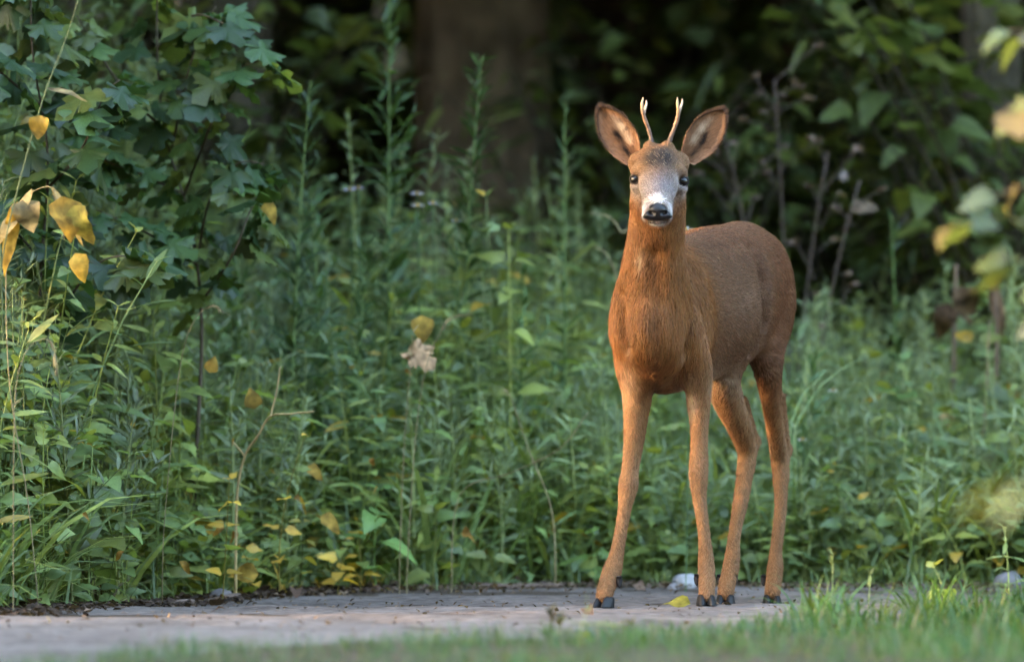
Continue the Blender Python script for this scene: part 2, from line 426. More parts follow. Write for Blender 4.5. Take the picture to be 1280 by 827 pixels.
# coat colours: markings and regional tones, with groove and underside shade painted in
C_RED = srgb(124, 80, 40); C_FLANK = srgb(98, 70, 50); C_TAN = srgb(134, 100, 68); C_CREAM = srgb(180, 156, 128)
C_GREY = srgb(150, 138, 132); C_WHITE = srgb(214, 208, 204); C_DARK = srgb(70, 48, 34); C_BLACK = srgb(24, 20, 20)
def blob(p, c, r, rot=None):
    d = (p - np.asarray(c))
    if rot is not None: d = d @ np.array(rot).T
    return np.exp(-np.sum((d / np.asarray(r)) ** 2, 1) * 1.2)
def mixc(C, c2, f): return C + (c2 - C) * np.clip(f, 0, 1)[:, None]
def sstep(a, b, x): t = np.clip((x - a) / (b - a), 0, 1); return t * t * (3 - 2 * t)
MODW = [(unit(np.random.default_rng(k).normal(size=3)) * (2 * np.pi / (.03 + .012 * k)), k * 1.7) for k in range(7)]
def coat(p):
    z = p[:, 2]; C = np.tile(C_RED, (len(p), 1))
    along = (p - P(826, 400, -.03)) @ AX
    lat = (p - P(826, 400, -.03)) @ LAT
    C = mixc(C, C_FLANK, sstep(.02, .12, along) * sstep(.36, .48, z) * .8)
    C = mixc(C, srgb(108, 68, 42), sstep(.66, .74, z) * sstep(.05, .2, along) * .5)            # darker back
    leg = sstep(.46, .36, z)
    C = mixc(C, C_TAN, leg * .75)
    C = mixc(C, srgb(128, 88, 56), sstep(.20, .10, z) * .3)
    C = mixc(C, srgb(112, 66, 38), blob(p, P(968, 375, .42), (.045, .12, .14)) * .75)
    C = mixc(C, srgb(84, 50, 28), blob(p, P(945, 345, .27), (.012, .06, .06)) * .35)  # crease between flank and thigh darkened as painted shade
    for zz in (330, 370, 410, 450): C = mixc(C, srgb(96, 56, 28), blob(p, P(819 + (zz - 330) * .03, zz, -.215), (.009, .05, .03)) * .5)  # shade painted down the groove of throat and chest
    C = mixc(C, srgb(112, 86, 68), blob(p, P(918, 372, .2), (.06, .16, .085)) * .55)
    md = sum(np.sin(p @ a_ + b_) for a_, b_ in MODW) / len(MODW); C = C * (1 + .16 * md)[:, None]
    # belly, armpits, inside of the legs paler
    C = mixc(C, C_CREAM, blob(p, P(880, 478, .12), (.09, .2, .03)) * .75)
    C = mixc(C, C_CREAM, blob(p, P(900, 480, .34), (.04, .05, .06)) * .5)
    C = mixc(C, C_CREAM, blob(p, P(864, 500, -.10), (.012, .06, .035)) * .9)
    C = mixc(C, C_CREAM, blob(p, P(786, 475, -.10), (.022, .06, .05)) * .55)
    C = mixc(C, C_CREAM, blob(p, P(800, 322, -.22), (.010, .03, .022)) * .55)
    C = mixc(C, srgb(110, 66, 36), blob(p, P(797, 415, -.16), (.02, .05, .035)) * .35)
    C = mixc(C, srgb(60, 38, 26), blob(p, P(824, 484, -.10), (.02, .08, .02)) * .7)  # shade under the chest painted dark between the front legs
    # rump patch behind
    C = mixc(C, C_WHITE, blob(p, P(955, 380, .62), (.07, .045, .075)) * 1.2)
    # head
    head = sstep(.775, .80, z) * sstep(-.14, -.18, p[:, 1])
    face = blob(p, P(823, 240, -.32), (.050, .075, .036))
    C = mixc(C, srgb(118, 88, 62), head * .8)
    C = mixc(C, srgb(130, 121, 120), np.clip(face * 1.3, 0, .94))
    for sx in (-1, 1):
        C = mixc(C, srgb(150, 140, 135), blob(p, P(823.7 + sx * 29, 239, -.27), (.016, .04, .014)) * .8)
        C = mixc(C, srgb(186, 176, 170), blob(p, P(823.7 + sx * 19, 226, -.29), (.007, .03, .010)) * .7)
        C = mixc(C, srgb(158, 118, 78), blob(p, P(823.7 + sx * 22, 209, -.275), (.012, .03, .008)) * .8)
        C = mixc(C, srgb(34, 26, 23), blob(p, P(823.7 + sx * 28, 226, -.275), (.0125, .015, .0110)) * 1.0)
        C = mixc(C, srgb(165, 112, 66), blob(p, P(823.7 + sx * 27, 256, -.29), (.013, .03, .018)) * .6)
    C = mixc(C, srgb(54, 43, 37), np.clip(blob(p, P(823.5, 203, -.275), (.032, .06, .036)) * 1.5, 0, .97))      # dark forehead
    C = mixc(C, srgb(92, 82, 92), blob(p, P(823, 231, -.31), (.014, .05, .020)) * .75)
    C = mixc(C, C_WHITE, np.clip(blob(p, P(822, 249, -.372), (.0135, .030, .0085)) * 1.5, 0, 1))
    for sx in (-1, 1): C = mixc(C, C_WHITE, np.clip(blob(p, P(822 + sx * 14.5, 257, -.365), (.0060, .026, .010)) * 1.4, 0, .95))
    C = mixc(C, C_WHITE, np.clip(blob(p, P(822, 282, -.365), (.021, .04, .014)) * 1.8, 0, 1))
    C = mixc(C, C_BLACK, np.clip(blob(p, P(822, 266, -.385), (.030, .024, .0105)) * 1.8, 0, 1))
    return C
deer = empty('roe_deer', (*P(850, 758, .1)[:2], float(ground_z(.32, .1))))
tag(deer, 'young red-brown roe buck standing on the path, facing the camera with ears spread', 'deer')
DL = np.array(deer.location)
def dchild(mb, name, mat, smooth=True):
    o = mb.build(name, mat, deer, smooth); o.location = -Vector(DL); return o
mb = MB(); mb.add(BV, BF, coat(BV) * .55); dchild(mb, 'body', M_SKIN)  # darker underfur, which also paints shade into the gaps between hairs

# fur -------------------------------------------------------------
tri = np.concatenate([BF[:, [0, 1, 2]], BF[:, [0, 2, 3]]])
A, B_, C_ = BV[tri[:, 0]], BV[tri[:, 1]], BV[tri[:, 2]]
nrm = np.cross(B_ - A, C_ - A); area = np.linalg.norm(nrm, axis=1); nrm = nrm / np.maximum(area, 1e-12)[:, None]
cen = (A + B_ + C_) / 3
hd = P(823, 225, -.26)
dens = area * (1 + 1.6 * np.exp(-np.sum(((cen - hd) / .11) ** 2, 1)) + .5 * (cen[:, 2] < .45)) * (cen[:, 2] > .0155)
NH = 170000
pick = rng.choice(len(tri), NH, p=dens / dens.sum())
u = rng.random((NH, 2)); fl = u.sum(1) > 1; u[fl] = 1 - u[fl]
root = A[pick] + u[:, :1] * (B_ - A)[pick] + u[:, 1:] * (C_ - A)[pick]
N = nrm[pick]
keep = np.ones(NH, bool)
for sx in (-1, 1): keep &= np.sum(((root - P(823.8 + sx * 29.2, 226 + sx * 1.3, -.279)) / .0105) ** 2, 1) > 1
keep &= np.sum(((root - P(822, 264.5, -.388)) / [.024, .02, .0125]) ** 2, 1) > 1
root, N = root[keep], N[keep]; NH = len(root)
z = root[:, 2]; along = (root - P(826, 400, -.03)) @ AX
flow = np.tile(np.array([0, 0, -1.0]), (NH, 1))
bodyf = (sstep(.0, .10, along) * sstep(.40, .48, z))[:, None]
flow = flow * (1 - bodyf) + bodyf * (AX * .85 + np.array([0, 0, -.5]))
headm = (sstep(.765, .80, z) * sstep(-.13, -.17, root[:, 1]))[:, None]
nose = P(822, 258, -.38)
outw = unit(root - nose)
flow = flow * (1 - headm) + headm * outw
# swirl noise
ph = rng.uniform(0, 6.28, (3, 3)); fr = rng.normal(size=(3, 3, 3)) * 18
sw = np.stack([np.sin(root @ fr[i].T + ph[i]).sum(1) for i in range(3)], 1) * .16
flow = flow + sw + rng.normal(size=flow.shape) * .13
flow = unit(flow - N * np.sum(flow * N, 1, keepdims=True))
front = sstep(.06, -.05, along) * sstep(.40, .46, z) * (1 - headm[:, 0])
ln = .013 + .006 * front - .0035 * sstep(.46, .38, z) - .0015 * sstep(.2, .1, z)
ln = ln * (1 - .52 * headm[:, 0])
tuft = blob(root, P(823.5, 202, -.265), (.024, .06, .025))
ln = ln + .007 * np.clip(tuft, 0, 1)
ln = ln + .010 * blob(root, P(864, 500, -.08), (.015, .06, .03)) + .006 * blob(root, P(824, 490, -.1), (.06, .1, .02))
ln = ln * (1 - .55 * np.clip(blob(root, P(822, 282, -.365), (.03, .05, .02)) * 1.5, 0, 1))
ln = ln * rng.uniform(.65, 1.25, NH)
lift = (.20 + .12 * rng.random(NH) + .35 * np.clip(tuft, 0, 1))[:, None]
side = np.cross(N, flow) * (rng.normal(size=(NH, 1)) * (.12 + .5 * np.clip(tuft, 0, 1)[:, None]))
t = np.array([0, .35, .7, 1.0])
pts = root[:, None, :] + ln[:, None, None] * (t[None, :, None] * (flow + side * t.mean())[:, None, :] + (t - .45 * t * t)[None, :, None] * (lift * N)[:, None, :])
pts = pts - (N * .0006)[:, None, :]
hc = coat(root) * (1 + rng.uniform(-.32, .32, (NH, 1)) * np.where(z > .42, 1, .45)[:, None]) * (1 + .06 * rng.normal(size=(NH, 3)))
dark = (rng.random(NH) < .10) & (z > .42)
hc[dark] *= .55
hc = mixc(hc, srgb(176, 150, 118), (np.clip(tuft, 0, 1) > .25) * (rng.random(NH) < .09) * .8)
hc = mixc(hc, srgb(22, 17, 15), (np.clip(tuft, 0, 1) > .25) * (rng.random(NH) < .3) * .9)
def make_hair(name, pts, colr, rad, parent):
    n, m = pts.shape[:2]
    cd = bpy.data.hair_curves.new(name)
    cd.add_curves([m] * n)
    cd.attributes['position'].data.foreach_set('vector', pts.astype(np.float32).ravel())
    ra = cd.attributes.get('radius') or cd.attributes.new('radius', 'FLOAT', 'POINT')
    prof = np.array([1, .95, .7, .12]) if m == 4 else np.linspace(1, .1, m)
    ra.data.foreach_set('value', (rad * np.tile(prof, n)).astype(np.float32))
    ca = cd.attributes.new('col', 'FLOAT_COLOR', 'CURVE')
    ca.data.foreach_set('color', np.c_[np.clip(colr, 0, 1), np.ones(n)].astype(np.float32).ravel())
    cd.materials.append(M_FUR)
    o = bpy.data.objects.new(name, cd); COL.objects.link(o); o.parent = parent
    return o
fo = make_hair('fur', pts, hc, .00036, deer); fo.location = -Vector(DL); fo['kind'] = 'stuff'

# ears
def ear(sx, base, tip, wide, turn):
    """cupped ear: rows along the length, columns across, inside faces the camera"""
    base, tip = np.asarray(base), np.asarray(tip)
    L = np.linalg.norm(tip - base); d = unit(tip - base)
    out = unit(np.array([turn * sx, -1.0, .0])); nrm = unit(out - d * (out @ d)); s = np.cross(d, nrm)
    nu, nv = 22, 15; us = np.linspace(0, 1, nu); vv = np.linspace(-1, 1, nv)
    prof = np.interp(us, [0, .08, .25, .45, .62, .78, .9, .97, 1], [.50, .62, .88, 1.0, .96, .74, .44, .2, .04]) * wide
    U, Vv = np.meshgrid(us, vv, indexing='ij'); W = prof[:, None]
    cup = .020 * (1 - U * .55)
    inner = base + d * (U * L)[..., None] + s * (Vv * W)[..., None] + nrm * (cup * (Vv ** 2) - cup * .9 + .006 * np.sin(U * 3.0) * -1)[..., None]
    ridge = .003 * np.exp(-((Vv - .25 * sx) / .16) ** 2) * np.sin(np.pi * np.clip(U * 1.2, 0, 1)) + .002 * np.exp(-((Vv + .4 * sx) / .16) ** 2) * np.sin(np.pi * np.clip(U * 1.2, 0, 1))
    inner = inner + nrm * ridge[..., None]
    outer = inner - nrm * (.0035 * (1 - np.abs(Vv) ** 4) + .0012)[..., None]
    def shade(U, Vv, ins):
        C = np.tile(srgb(142, 104, 76) if ins else srgb(128, 86, 52), (U.size, 1)); u, v = U.ravel(), Vv.ravel()
        edge = np.maximum(np.abs(v) ** 4.5, sstep(.89, 1.0, u) * .8) * sstep(.1, .5, u + (v * sx < 0) * .0)
        if ins:
            C = mixc(C, srgb(214, 192, 166), np.exp(-((v - .34 * -sx) / .22) ** 2) * sstep(.15, .35, u) * sstep(.85, .6, u) * (.75 + .25 * np.sin(u * 26)) * .95)
            C = mixc(C, srgb(30, 21, 17), np.clip(np.exp(-((v + .14 * -sx - .25 * (u - .3) * -sx) / .17) ** 2) * sstep(.02, .12, u) * sstep(.70, .42, u) * 1.2 * (.8 + .3 * np.sin(u * 17 + v * 6)), 0, 1))  # shadow of the ear hollow painted as dark patches
        return mixc(C, C_BLACK, edge * .92)
    mb = MB(); i, j = np.meshgrid(np.arange(nu - 1), np.arange(nv - 1), indexing='ij'); a = (i * nv + j).ravel()
    F = np.c_[a, a + nv, a + nv + 1, a + 1]
    mb.add(inner.reshape(-1, 3), F, shade(U, Vv, True)); n0 = nu * nv
    mb.add(outer.reshape(-1, 3), F[:, ::-1], shade(U, Vv, False))
    rim = list(range(0, nu * nv, nv)) + list(range((nu - 1) * nv + 1, nu * nv)) + list(range(nu * nv - 1 - nv, -1, -nv)) + list(range(nv - 2, -1, -1))
    mb.more([[rim[k], rim[k + 1], rim[k + 1] + n0, rim[k] + n0] for k in range(len(rim) - 1)])
    o = dchild(mb, 'ear', M_SKIN)
    # ear hair: long pale inside, short outside edge
    n = 3600
    uu = rng.random(n) ** .9; v2 = rng.uniform(-1, 1, n)
    ii = uu * (nu - 1); i0 = np.clip(ii.astype(int), 0, nu - 2); jj = (v2 + 1) / 2 * (nv - 1); j0 = np.clip(jj.astype(int), 0, nv - 2)
    fu, fv = (ii - i0)[:, None], (jj - j0)[:, None]
    lerp = lambda G: (G[i0, j0] * (1 - fu) * (1 - fv) + G[i0 + 1, j0] * fu * (1 - fv) + G[i0, j0 + 1] * (1 - fu) * fv + G[i0 + 1, j0 + 1] * fu * fv)
    rt = lerp(inner); cc = shade(uu, v2, True) * rng.uniform(.7, 1.3, (n, 1))
    ed = np.abs(v2) ** 3
    fl = unit(d + s * (v2 * .7)[:, None] + rng.normal(size=(n, 3)) * .22)
    l = (.011 - .004 * ed) * rng.uniform(.6, 1.2, n)
    pts = rt[:, None, :] + l[:, None, None] * (t[None, :, None] * fl[:, None, :] + (t - .4 * t * t)[None, :, None] * (nrm * .35)[None, None, :])
    h = make_hair('ear_hair', pts, cc, .0004, o); h['kind'] = 'stuff'
ear(-1, P(793, 201, -.20), P(750, 134.5, -.185), .0335, .25)
ear(1, P(859, 200, -.20), P(904.5, 138, -.185), .0325, .15)

# antlers, eyes, nose, hooves
def antler(main, tine, sx):
    main = [(a, b, c, d * .86) for a, b, c, d in main]; tine = [(a, b, c, d * .86) for a, b, c, d in tine]
    mb = MB(); A = catmull(main, 5)
    pts = np.array([P(a[0], a[1], a[2]) for a in A]); rad = A[:, 3] * PX(-.2)
    rad = rad * (1 + .10 * rng.normal(size=len(rad)))
    f = np.linspace(0, 1, len(A))
    cb, cm, ct = srgb(72, 55, 45), srgb(120, 92, 74), srgb(180, 156, 130)
    C = mixc(np.tile(cb, (len(A), 1)), cm, sstep(.1, .5, f)); C = mixc(C, ct, sstep(.5, .95, f))
    tube(mb, pts, rad, C, 10)
    A2 = catmull(tine, 5); p2 = np.array([P(a[0], a[1], a[2]) for a in A2])
    tube(mb, p2, A2[:, 3] * PX(-.2), mixc(np.tile(cm, (len(A2), 1)), ct, np.linspace(.3, 1, len(A2))), 8)
    for k in range(34):                                   # pearls towards the base
        q = rng.random() ** 1.6 * .6; i = int(q * (len(pts) - 1)); th = rng.uniform(0, 6.28)
        c = pts[i] + rad[i] * np.array([math.cos(th), math.sin(th), 0]) * .85; r = rng.uniform(.0010, .0020)
        V = c + r * np.array([[1,0,0],[-1,0,0],[0,1,0],[0,-1,0],[0,0,1],[0,0,-1.0]])
        mb.add(V, [[0,2,4],[2,1,4],[1,3,4],[3,0,4],[2,0,5],[1,2,5],[3,1,5],[0,3,5]], cb * rng.uniform(.8, 1.7))
    for k in range(14):                                   # coronet
        th = k / 14 * 6.28; c = pts[0] + np.array([math.cos(th), math.sin(th), .1]) * rad[0] * 1.15; r = .0026
        V = c + r * np.array([[1,0,0],[-1,0,0],[0,1,0],[0,-1,0],[0,0,1],[0,0,-1.0]])
        mb.add(V, [[0,2,4],[2,1,4],[1,3,4],[3,0,4],[2,0,5],[1,2,5],[3,1,5],[0,3,5]], cb)
    dchild(mb, 'antler', M_ANTLER)
antler([(815, 184, -.224, 3.8), (813.5, 172, -.222, 3.2), (810, 160, -.222, 2.9), (806, 149, -.226, 2.9), (803.4, 139, -.232, 2.7), (802.5, 130, -.238, 1.9), (804.2, 122, -.242, .7)],
       [(804.5, 144, -.228, 2.2), (806.3, 136, -.222, 2.1), (808, 130, -.217, 1.6), (807.6, 125.5, -.214, .7)], -1)
antler([(835, 185, -.224, 3.8), (838, 173, -.222, 3.2), (842.5, 161, -.222, 2.9), (846.5, 149, -.226, 2.9), (848.2, 139, -.232, 2.7), (847, 130, -.238, 1.9), (846.8, 122, -.242, .7)],
       [(848, 143, -.228, 2.2), (850.5, 135, -.222, 2.1), (852.6, 129, -.217, 1.6), (852.8, 124, -.214, .7)], 1)
def ball(mb, c, r, col, nu=18, nv=12, rot=None):
    th = np.linspace(0, np.pi, nv); ph = np.arange(nu) * 2 * np.pi / nu
    T_, F_ = np.meshgrid(th, ph, indexing='ij')
    V = np.stack([np.sin(T_) * np.cos(F_), np.sin(T_) * np.sin(F_), np.cos(T_)], -1).reshape(-1, 3) * np.asarray(r) 
    if rot is not None: V = V @ np.array(rot)
    i, j = np.meshgrid(np.arange(nv - 1), np.arange(nu), indexing='ij'); a = (i * nu + j).ravel(); b = (i * nu + (j + 1) % nu).ravel()
    mb.add(V + c, np.c_[a, a + nu, b + nu, b], col); return len(V)
for sx in (-1, 1):
    mb = MB(); c = P(823.8 + sx * 28.2, 226 + sx * 1.3, -.2605)
    ball(mb, c, (.0132, .0132, .0126), srgb(14, 10, 9)); e = dchild(mb, 'eye', M_EYE)
    # lid rims
    mb = MB(); a = np.linspace(0, 2 * np.pi, 21); fw = unit(np.array([sx * .55, -1, .05])); sd_ = unit(np.cross(fw, [0, 0, 1])); up = np.cross(sd_, fw)
    ring = c + fw * .0085 + (np.cos(a) * .0098)[:, None] * sd_ + (np.sin(a) * .0082)[:, None] * up
    tube(mb, ring, .0017 + .0012 * np.clip(np.sin(a), 0, 1), srgb(30, 22, 20), 6, cap=False); dchild(mb, 'eyelid', M_HOOF)
# nose pad
mb = MB(); nu, nv = 44, 30
cN = P(822, 264.5, -.384)
th = np.linspace(0.02, np.pi - .02, nv); ph = np.arange(nu) * 2 * np.pi / nu
T_, F_ = np.meshgrid(th, ph, indexing='ij')
dx = np.sin(T_) * np.cos(F_); dy = np.cos(T_); dz = np.sin(T_) * np.sin(F_)
sgn = lambda a, e: np.sign(a) * np.abs(a) ** e
zt = np.sin(F_) * np.sin(T_)
wx = 1.06 * np.interp(zt, [-1, -.7, -.35, 0, .4, .8, 1], [.015, .0215, .0285, .0245, .0185, .0145, .012])
X_ = sgn(dx, .85) * wx; Z_ = sgn(dz, .9) * .0172 - .0052 * (np.abs(dx) ** 2) * (dz < .5); Y_ = -dy * .0155
V = np.stack([X_, Y_, Z_], -1).reshape(-1, 3)
fr = V[:, 1] < 0
for sx in (-1, 1):                                        # nostrils: deep commas at both sides
    d = np.sqrt(((V[:, 0] - sx * .0125) / .0058) ** 2 + ((V[:, 2] + .0028 - .25 * (np.abs(V[:, 0]) - .0125)) / .0036) ** 2)
    V[fr, 1] += .011 * np.exp(-d[fr] ** 2)
d = np.abs(V[:, 0]) / .0016
V[fr, 1] += .0022 * np.exp(-d[fr] ** 2) * sstep(.002, -.006, V[fr, 2])
i, j = np.meshgrid(np.arange(nv - 1), np.arange(nu), indexing='ij'); a = (i * nu + j).ravel(); b = (i * nu + (j + 1) % nu).ravel()
mb.add(V + cN, np.c_[a, b, b + nu, a + nu], srgb(20, 17, 18)); dchild(mb, 'nose', M_NOSE)
# mouth line
mb = MB(); pm = [P(811, 277.5, -.376), P(816, 279, -.384), P(822, 279.3, -.387), P(828, 279, -.384), P(833, 277.5, -.376)]
tube(mb, catmull(pm, 4), .0009, srgb(60, 46, 44), 6); dchild(mb, 'mouth', M_HOOF)

def claw(mb, c, yaw, L, W, H, mir):
    """one half of a cloven hoof: flat sole, sloping front wall, pointed toe"""
    ca, sa = math.cos(yaw), math.sin(yaw)
    n = 14; a = np.arange(n) * 2 * np.pi / n
    rings = []
    for f, h in ((1.0, 0.0), (1.02, .12), (.92, .45), (.80, .8), (.62, 1.0), (.2, 1.06)):
        x = np.sin(a) * W * .5 * f; yv = -np.cos(a) * L * .5 * f
        toe = np.clip(-yv / (L * .5), 0, 1); x = x * (1 - .55 * toe ** 2) - mir * W * .12 * toe ** 2
        yv = yv + h * L * .26
        hh = H * h * (1 - .18 * np.clip(yv / L, 0, 1))
        rings.append(np.stack([x * ca - yv * sa, x * sa + yv * ca, np.broadcast_to(hh, n)], 1) + c)
    V = np.concatenate(rings); m = len(rings)
    F = [[i * n + j, i * n + (j + 1) % n, (i + 1) * n + (j + 1) % n, (i + 1) * n + j] for i in range(m - 1) for j in range(n)]
    C = np.repeat(np.array([srgb(40, 36, 34), srgb(26, 24, 25), srgb(22, 20, 21), srgb(20, 18, 18), srgb(30, 24, 20), srgb(30, 24, 20)]), n, axis=0)
    base = mb.n; mb.add(V, F, C)
    mb.more([[base, base + j + 1, base + j] for j in range(1, n - 1)])
for fx, fy, yaw in ((753.5, -.165, -.55), (883, -.150, .05), (906.5, .262, -.15), (965, .415, .0)):
    q = P(fx, 745, fy); gx = q[0]
    gz = path_z(gx, fy) + .0005
    ca, sa = math.cos(yaw), math.sin(yaw)
    for m in (-1, 1):
        c = np.array([gx + m * .0098 * ca, fy + m * .0098 * sa, gz])
        mb = MB(); claw(mb, c, yaw + m * .10, .046, .0205, .0215, m); dchild(mb, 'hoof', M_HOOF)
        back = np.array([-sa, ca, 0]) * .036
        mb = MB(); dc = np.array([gx + m * .0155 * ca, fy + m * .0155 * sa, gz + .052]) + back
        tube(mb, [dc + [0, 0, .008], dc + [0, .002, .0], dc + [0, -.0005, -.010], dc + [0, -.003, -.014]], [.005, .0062, .0045, .0012], srgb(30, 27, 28), 8)
        dchild(mb, 'dewclaw', M_HOOF)

# ------------------------------------------------------------------ leaves
def leaf_strip(rows, fold=.18, droop=.25, curl=0.0, teeth=0, n=None):
    """unit leaf along +x, width +-y, normal +z; rows=[(t, halfwidth)]"""
    t = np.array([r[0] for r in rows]); wv = np.array([r[1] for r in rows])
    V = []; F = []
    for i, (a, h) in enumerate(zip(t, wv)):
        z0 = -droop * a * a
        tt = a + (.02 if teeth and i % 2 else 0)
        V += [[tt - .04 * (h > 0), -h, z0 + fold * h + curl * h * math.sin(a * 9)], [a, 0, z0], [tt - .04 * (h > 0), h, z0 + fold * h - curl * h * math.sin(a * 8 + 1)]]
    for i in range(len(t) - 1):
        k = i * 3
        F += [[k, k + 3, k + 4, k + 1], [k + 1, k + 4, k + 5, k + 2]]
    return np.array(V), np.array(F)
def ovate(teeth=True, width=.34, **k):
    ts = np.linspace(0, 1, 9 if teeth else 6)
    w_ = width * np.sin(np.pi * ts ** .62) ** .8; w_[0] = .01; w_[-1] = 0
    if teeth: w_[1:-1] *= np.where(np.arange(7) % 2, .86, 1.06)
    return leaf_strip(list(zip(ts, w_)), teeth=teeth, **k)
def lance(width=.09, **k):
    ts = np.array([0, .12, .35, .65, .88, 1.0]); w_ = width * np.array([.15, .6, 1, .85, .4, 0])
    return leaf_strip(list(zip(ts, w_)), **k)
def lobed(seed=0):
    """five-lobed maple leaf, fan with folded lobes"""
    r0 = np.random.default_rng(seed)
    out = [(0, 0), (.06, .18), (-.04, .42), (.10, .44), (.14, .36), (.24, .34), (.36, .56), (.52, .60), (.50, .48), (.62, .44), (.54, .26), (.70, .24), (.80, .30), (.84, .18), (1.02, 0)]
    up = np.array(out); dn = up[-2:0:-1] * [1, -1]
    O = np.concatenate([up, dn]); O = O + r0.normal(size=O.shape) * .018
    zz = .10 * np.sin(O[:, 1] * 9 + O[:, 0] * 3) - .30 * O[:, 0] ** 2 * .8 - .25 * O[:, 1] ** 2
    V = [[.30, 0, .02]] + [[x, y, z] for (x, y), z in zip(O, zz)]
    n = len(O)
    return np.array(V), np.array([[0, 1 + i, 1 + (i + 1) % n] for i in range(n)])
def blade(width=.03, droop=.6):
    ts = np.array([0, .25, .5, .75, 1.0]); V = []; F = []
    for a, w_ in zip(ts, width * np.array([.8, 1, .9, .6, 0.05])):
        V += [[a * (1 - .25 * droop * a * a), -w_, -droop * a * a * a], [a * (1 - .25 * droop * a * a), w_, -droop * a * a * a]]
    for i in range(4): F.append([2 * i, 2 * i + 2, 2 * i + 3, 2 * i + 1])
    return np.array(V), np.array(F)
LEAVES = {
    'nettle': [ovate(True, .30, fold=.3, droop=.35), ovate(True, .34, fold=.15, droop=.55, curl=.15), ovate(True, .28, fold=.4, droop=.15)],
    'broad': [ovate(False, .40, fold=.15, droop=.30, curl=.1), ovate(False, .36, fold=.3, droop=.5), ovate(False, .44, fold=.1, droop=.15, curl=.2)],
    'lance': [lance(.10, droop=.3), lance(.08, droop=.6), lance(.12, droop=.1)],
    'thin': [lance(.09, droop=.35), lance(.075, droop=.05)],
    'lobed': [lobed(1), lobed(2), lobed(3)],
    'blade': [blade(.018, .5), blade(.014, .9), blade(.02, .2)],
}
GREEN = [np.array(c) for c in [(.130, .185, .058), (.160, .208, .055), (.108, .160, .060), (.190, .220, .056), (.138, .186, .080)]]
YELG = np.array((.17, .19, .04)); YEL = np.array((.50, .33, .045)); STRAW = np.array((.30, .24, .12)); BROWN = np.array((.16, .085, .045))
def frame(d, n):
    d = unit(d); n = np.asarray(n, float); n = unit(n - d * (n @ d)); s = np.cross(n, d)
    return np.stack([d, s, n], 1)                        # columns
def put(mb, kind, var, p, d, n, size, col):
    V, F = LEAVES[kind][var % len(LEAVES[kind])]
    c = np.tile(col, (len(V), 1))
    if V.shape[0] % 3 == 0 and kind in ('nettle', 'broad', 'lance'): c[1::3] *= 1.25
    mb.add(p + size * (V @ frame(d, n).T), F, c)
def batch(mb, kind, p, d, n, size, col):
    """many leaves at once: arrays p,d,n (N,3), size (N,), col (N,3)"""
    p, d, n = map(lambda a: np.asarray(a, float), (p, d, n)); N_ = len(p); vs_ = rng.integers(0, len(LEAVES[kind]), N_)
    d = unit(d); n = unit(n - d * np.sum(d * n, 1, keepdims=True)); s = np.cross(n, d)
    for v in range(len(LEAVES[kind])):
        m = vs_ == v; k = m.sum()
        if not k: continue
        V, F = LEAVES[kind][v]
        W = p[m][:, None] + size[m][:, None, None] * (V[None, :, 0:1] * d[m][:, None] + V[None, :, 1:2] * s[m][:, None] + V[None, :, 2:3] * n[m][:, None])
        FF = F[None] + (np.arange(k) * len(V))[:, None, None]
        mb.add(W.reshape(-1, 3), FF.reshape(-1, F.shape[1]), np.repeat(col[m], len(V), axis=0))

# plant recipes: return stem polylines [(pts, radii, colour)] and leaves [(kind, var, p, d, n, size, col)]
def herb(h, kind='nettle', pairs=7, size=.07, lean=.12, pal=GREEN, yel=.08, r=rng, bare=.25):
    top = np.array([r.normal() * lean * h, r.normal() * lean * h, h])
    mid = np.array([r.normal() * lean * h * .4, r.normal() * lean * h * .4, h * .5])
    st = bez((0, 0, 0), mid * [1, 1, 1], top, 7)
    g = pal[r.integers(len(pal))] * r.uniform(.8, 1.2)
    stems = [(st, np.linspace(.0032, .0012, 7) * (h / .6) ** .5, g * 1.25 + [.02, .01, 0])]
    lv = []; a0 = r.uniform(0, 6.28)
    for i in range(pairs):
        f = bare + (1 - bare) * (i / max(pairs - 1, 1)); k = f * 6; i0 = min(int(k), 5); p = st[i0] + (st[i0 + 1] - st[i0]) * (k - i0)
        for q in (0, 1):
            a = a0 + i * 1.57 + q * 3.14 + r.normal() * .25
            el = r.uniform(-.25, .45) + .5 * (f > .9)
            d = np.array([math.cos(a) * math.cos(el), math.sin(a) * math.cos(el), math.sin(el)])
            n = np.array([r.normal() * .3, -.35 + r.normal() * .3, 1])
            s = size * (1 - .55 * abs(f - .45) ** 1.3) * r.uniform(.75, 1.2) * (.6 if i == pairs - 1 else 1)
            c = g * r.uniform(.8, 1.25)
            if r.random() < yel: c = YELG * r.uniform(.7, 1.3) if r.random() < .7 else YEL * .7
            pet = p + d * s * .22
            stems.append((np.array([p, pet]), np.array([.0011, .0008]), g * 1.1))
            lv.append((kind, int(r.integers(3)), pet, d, n, s, c))
    return stems, lv
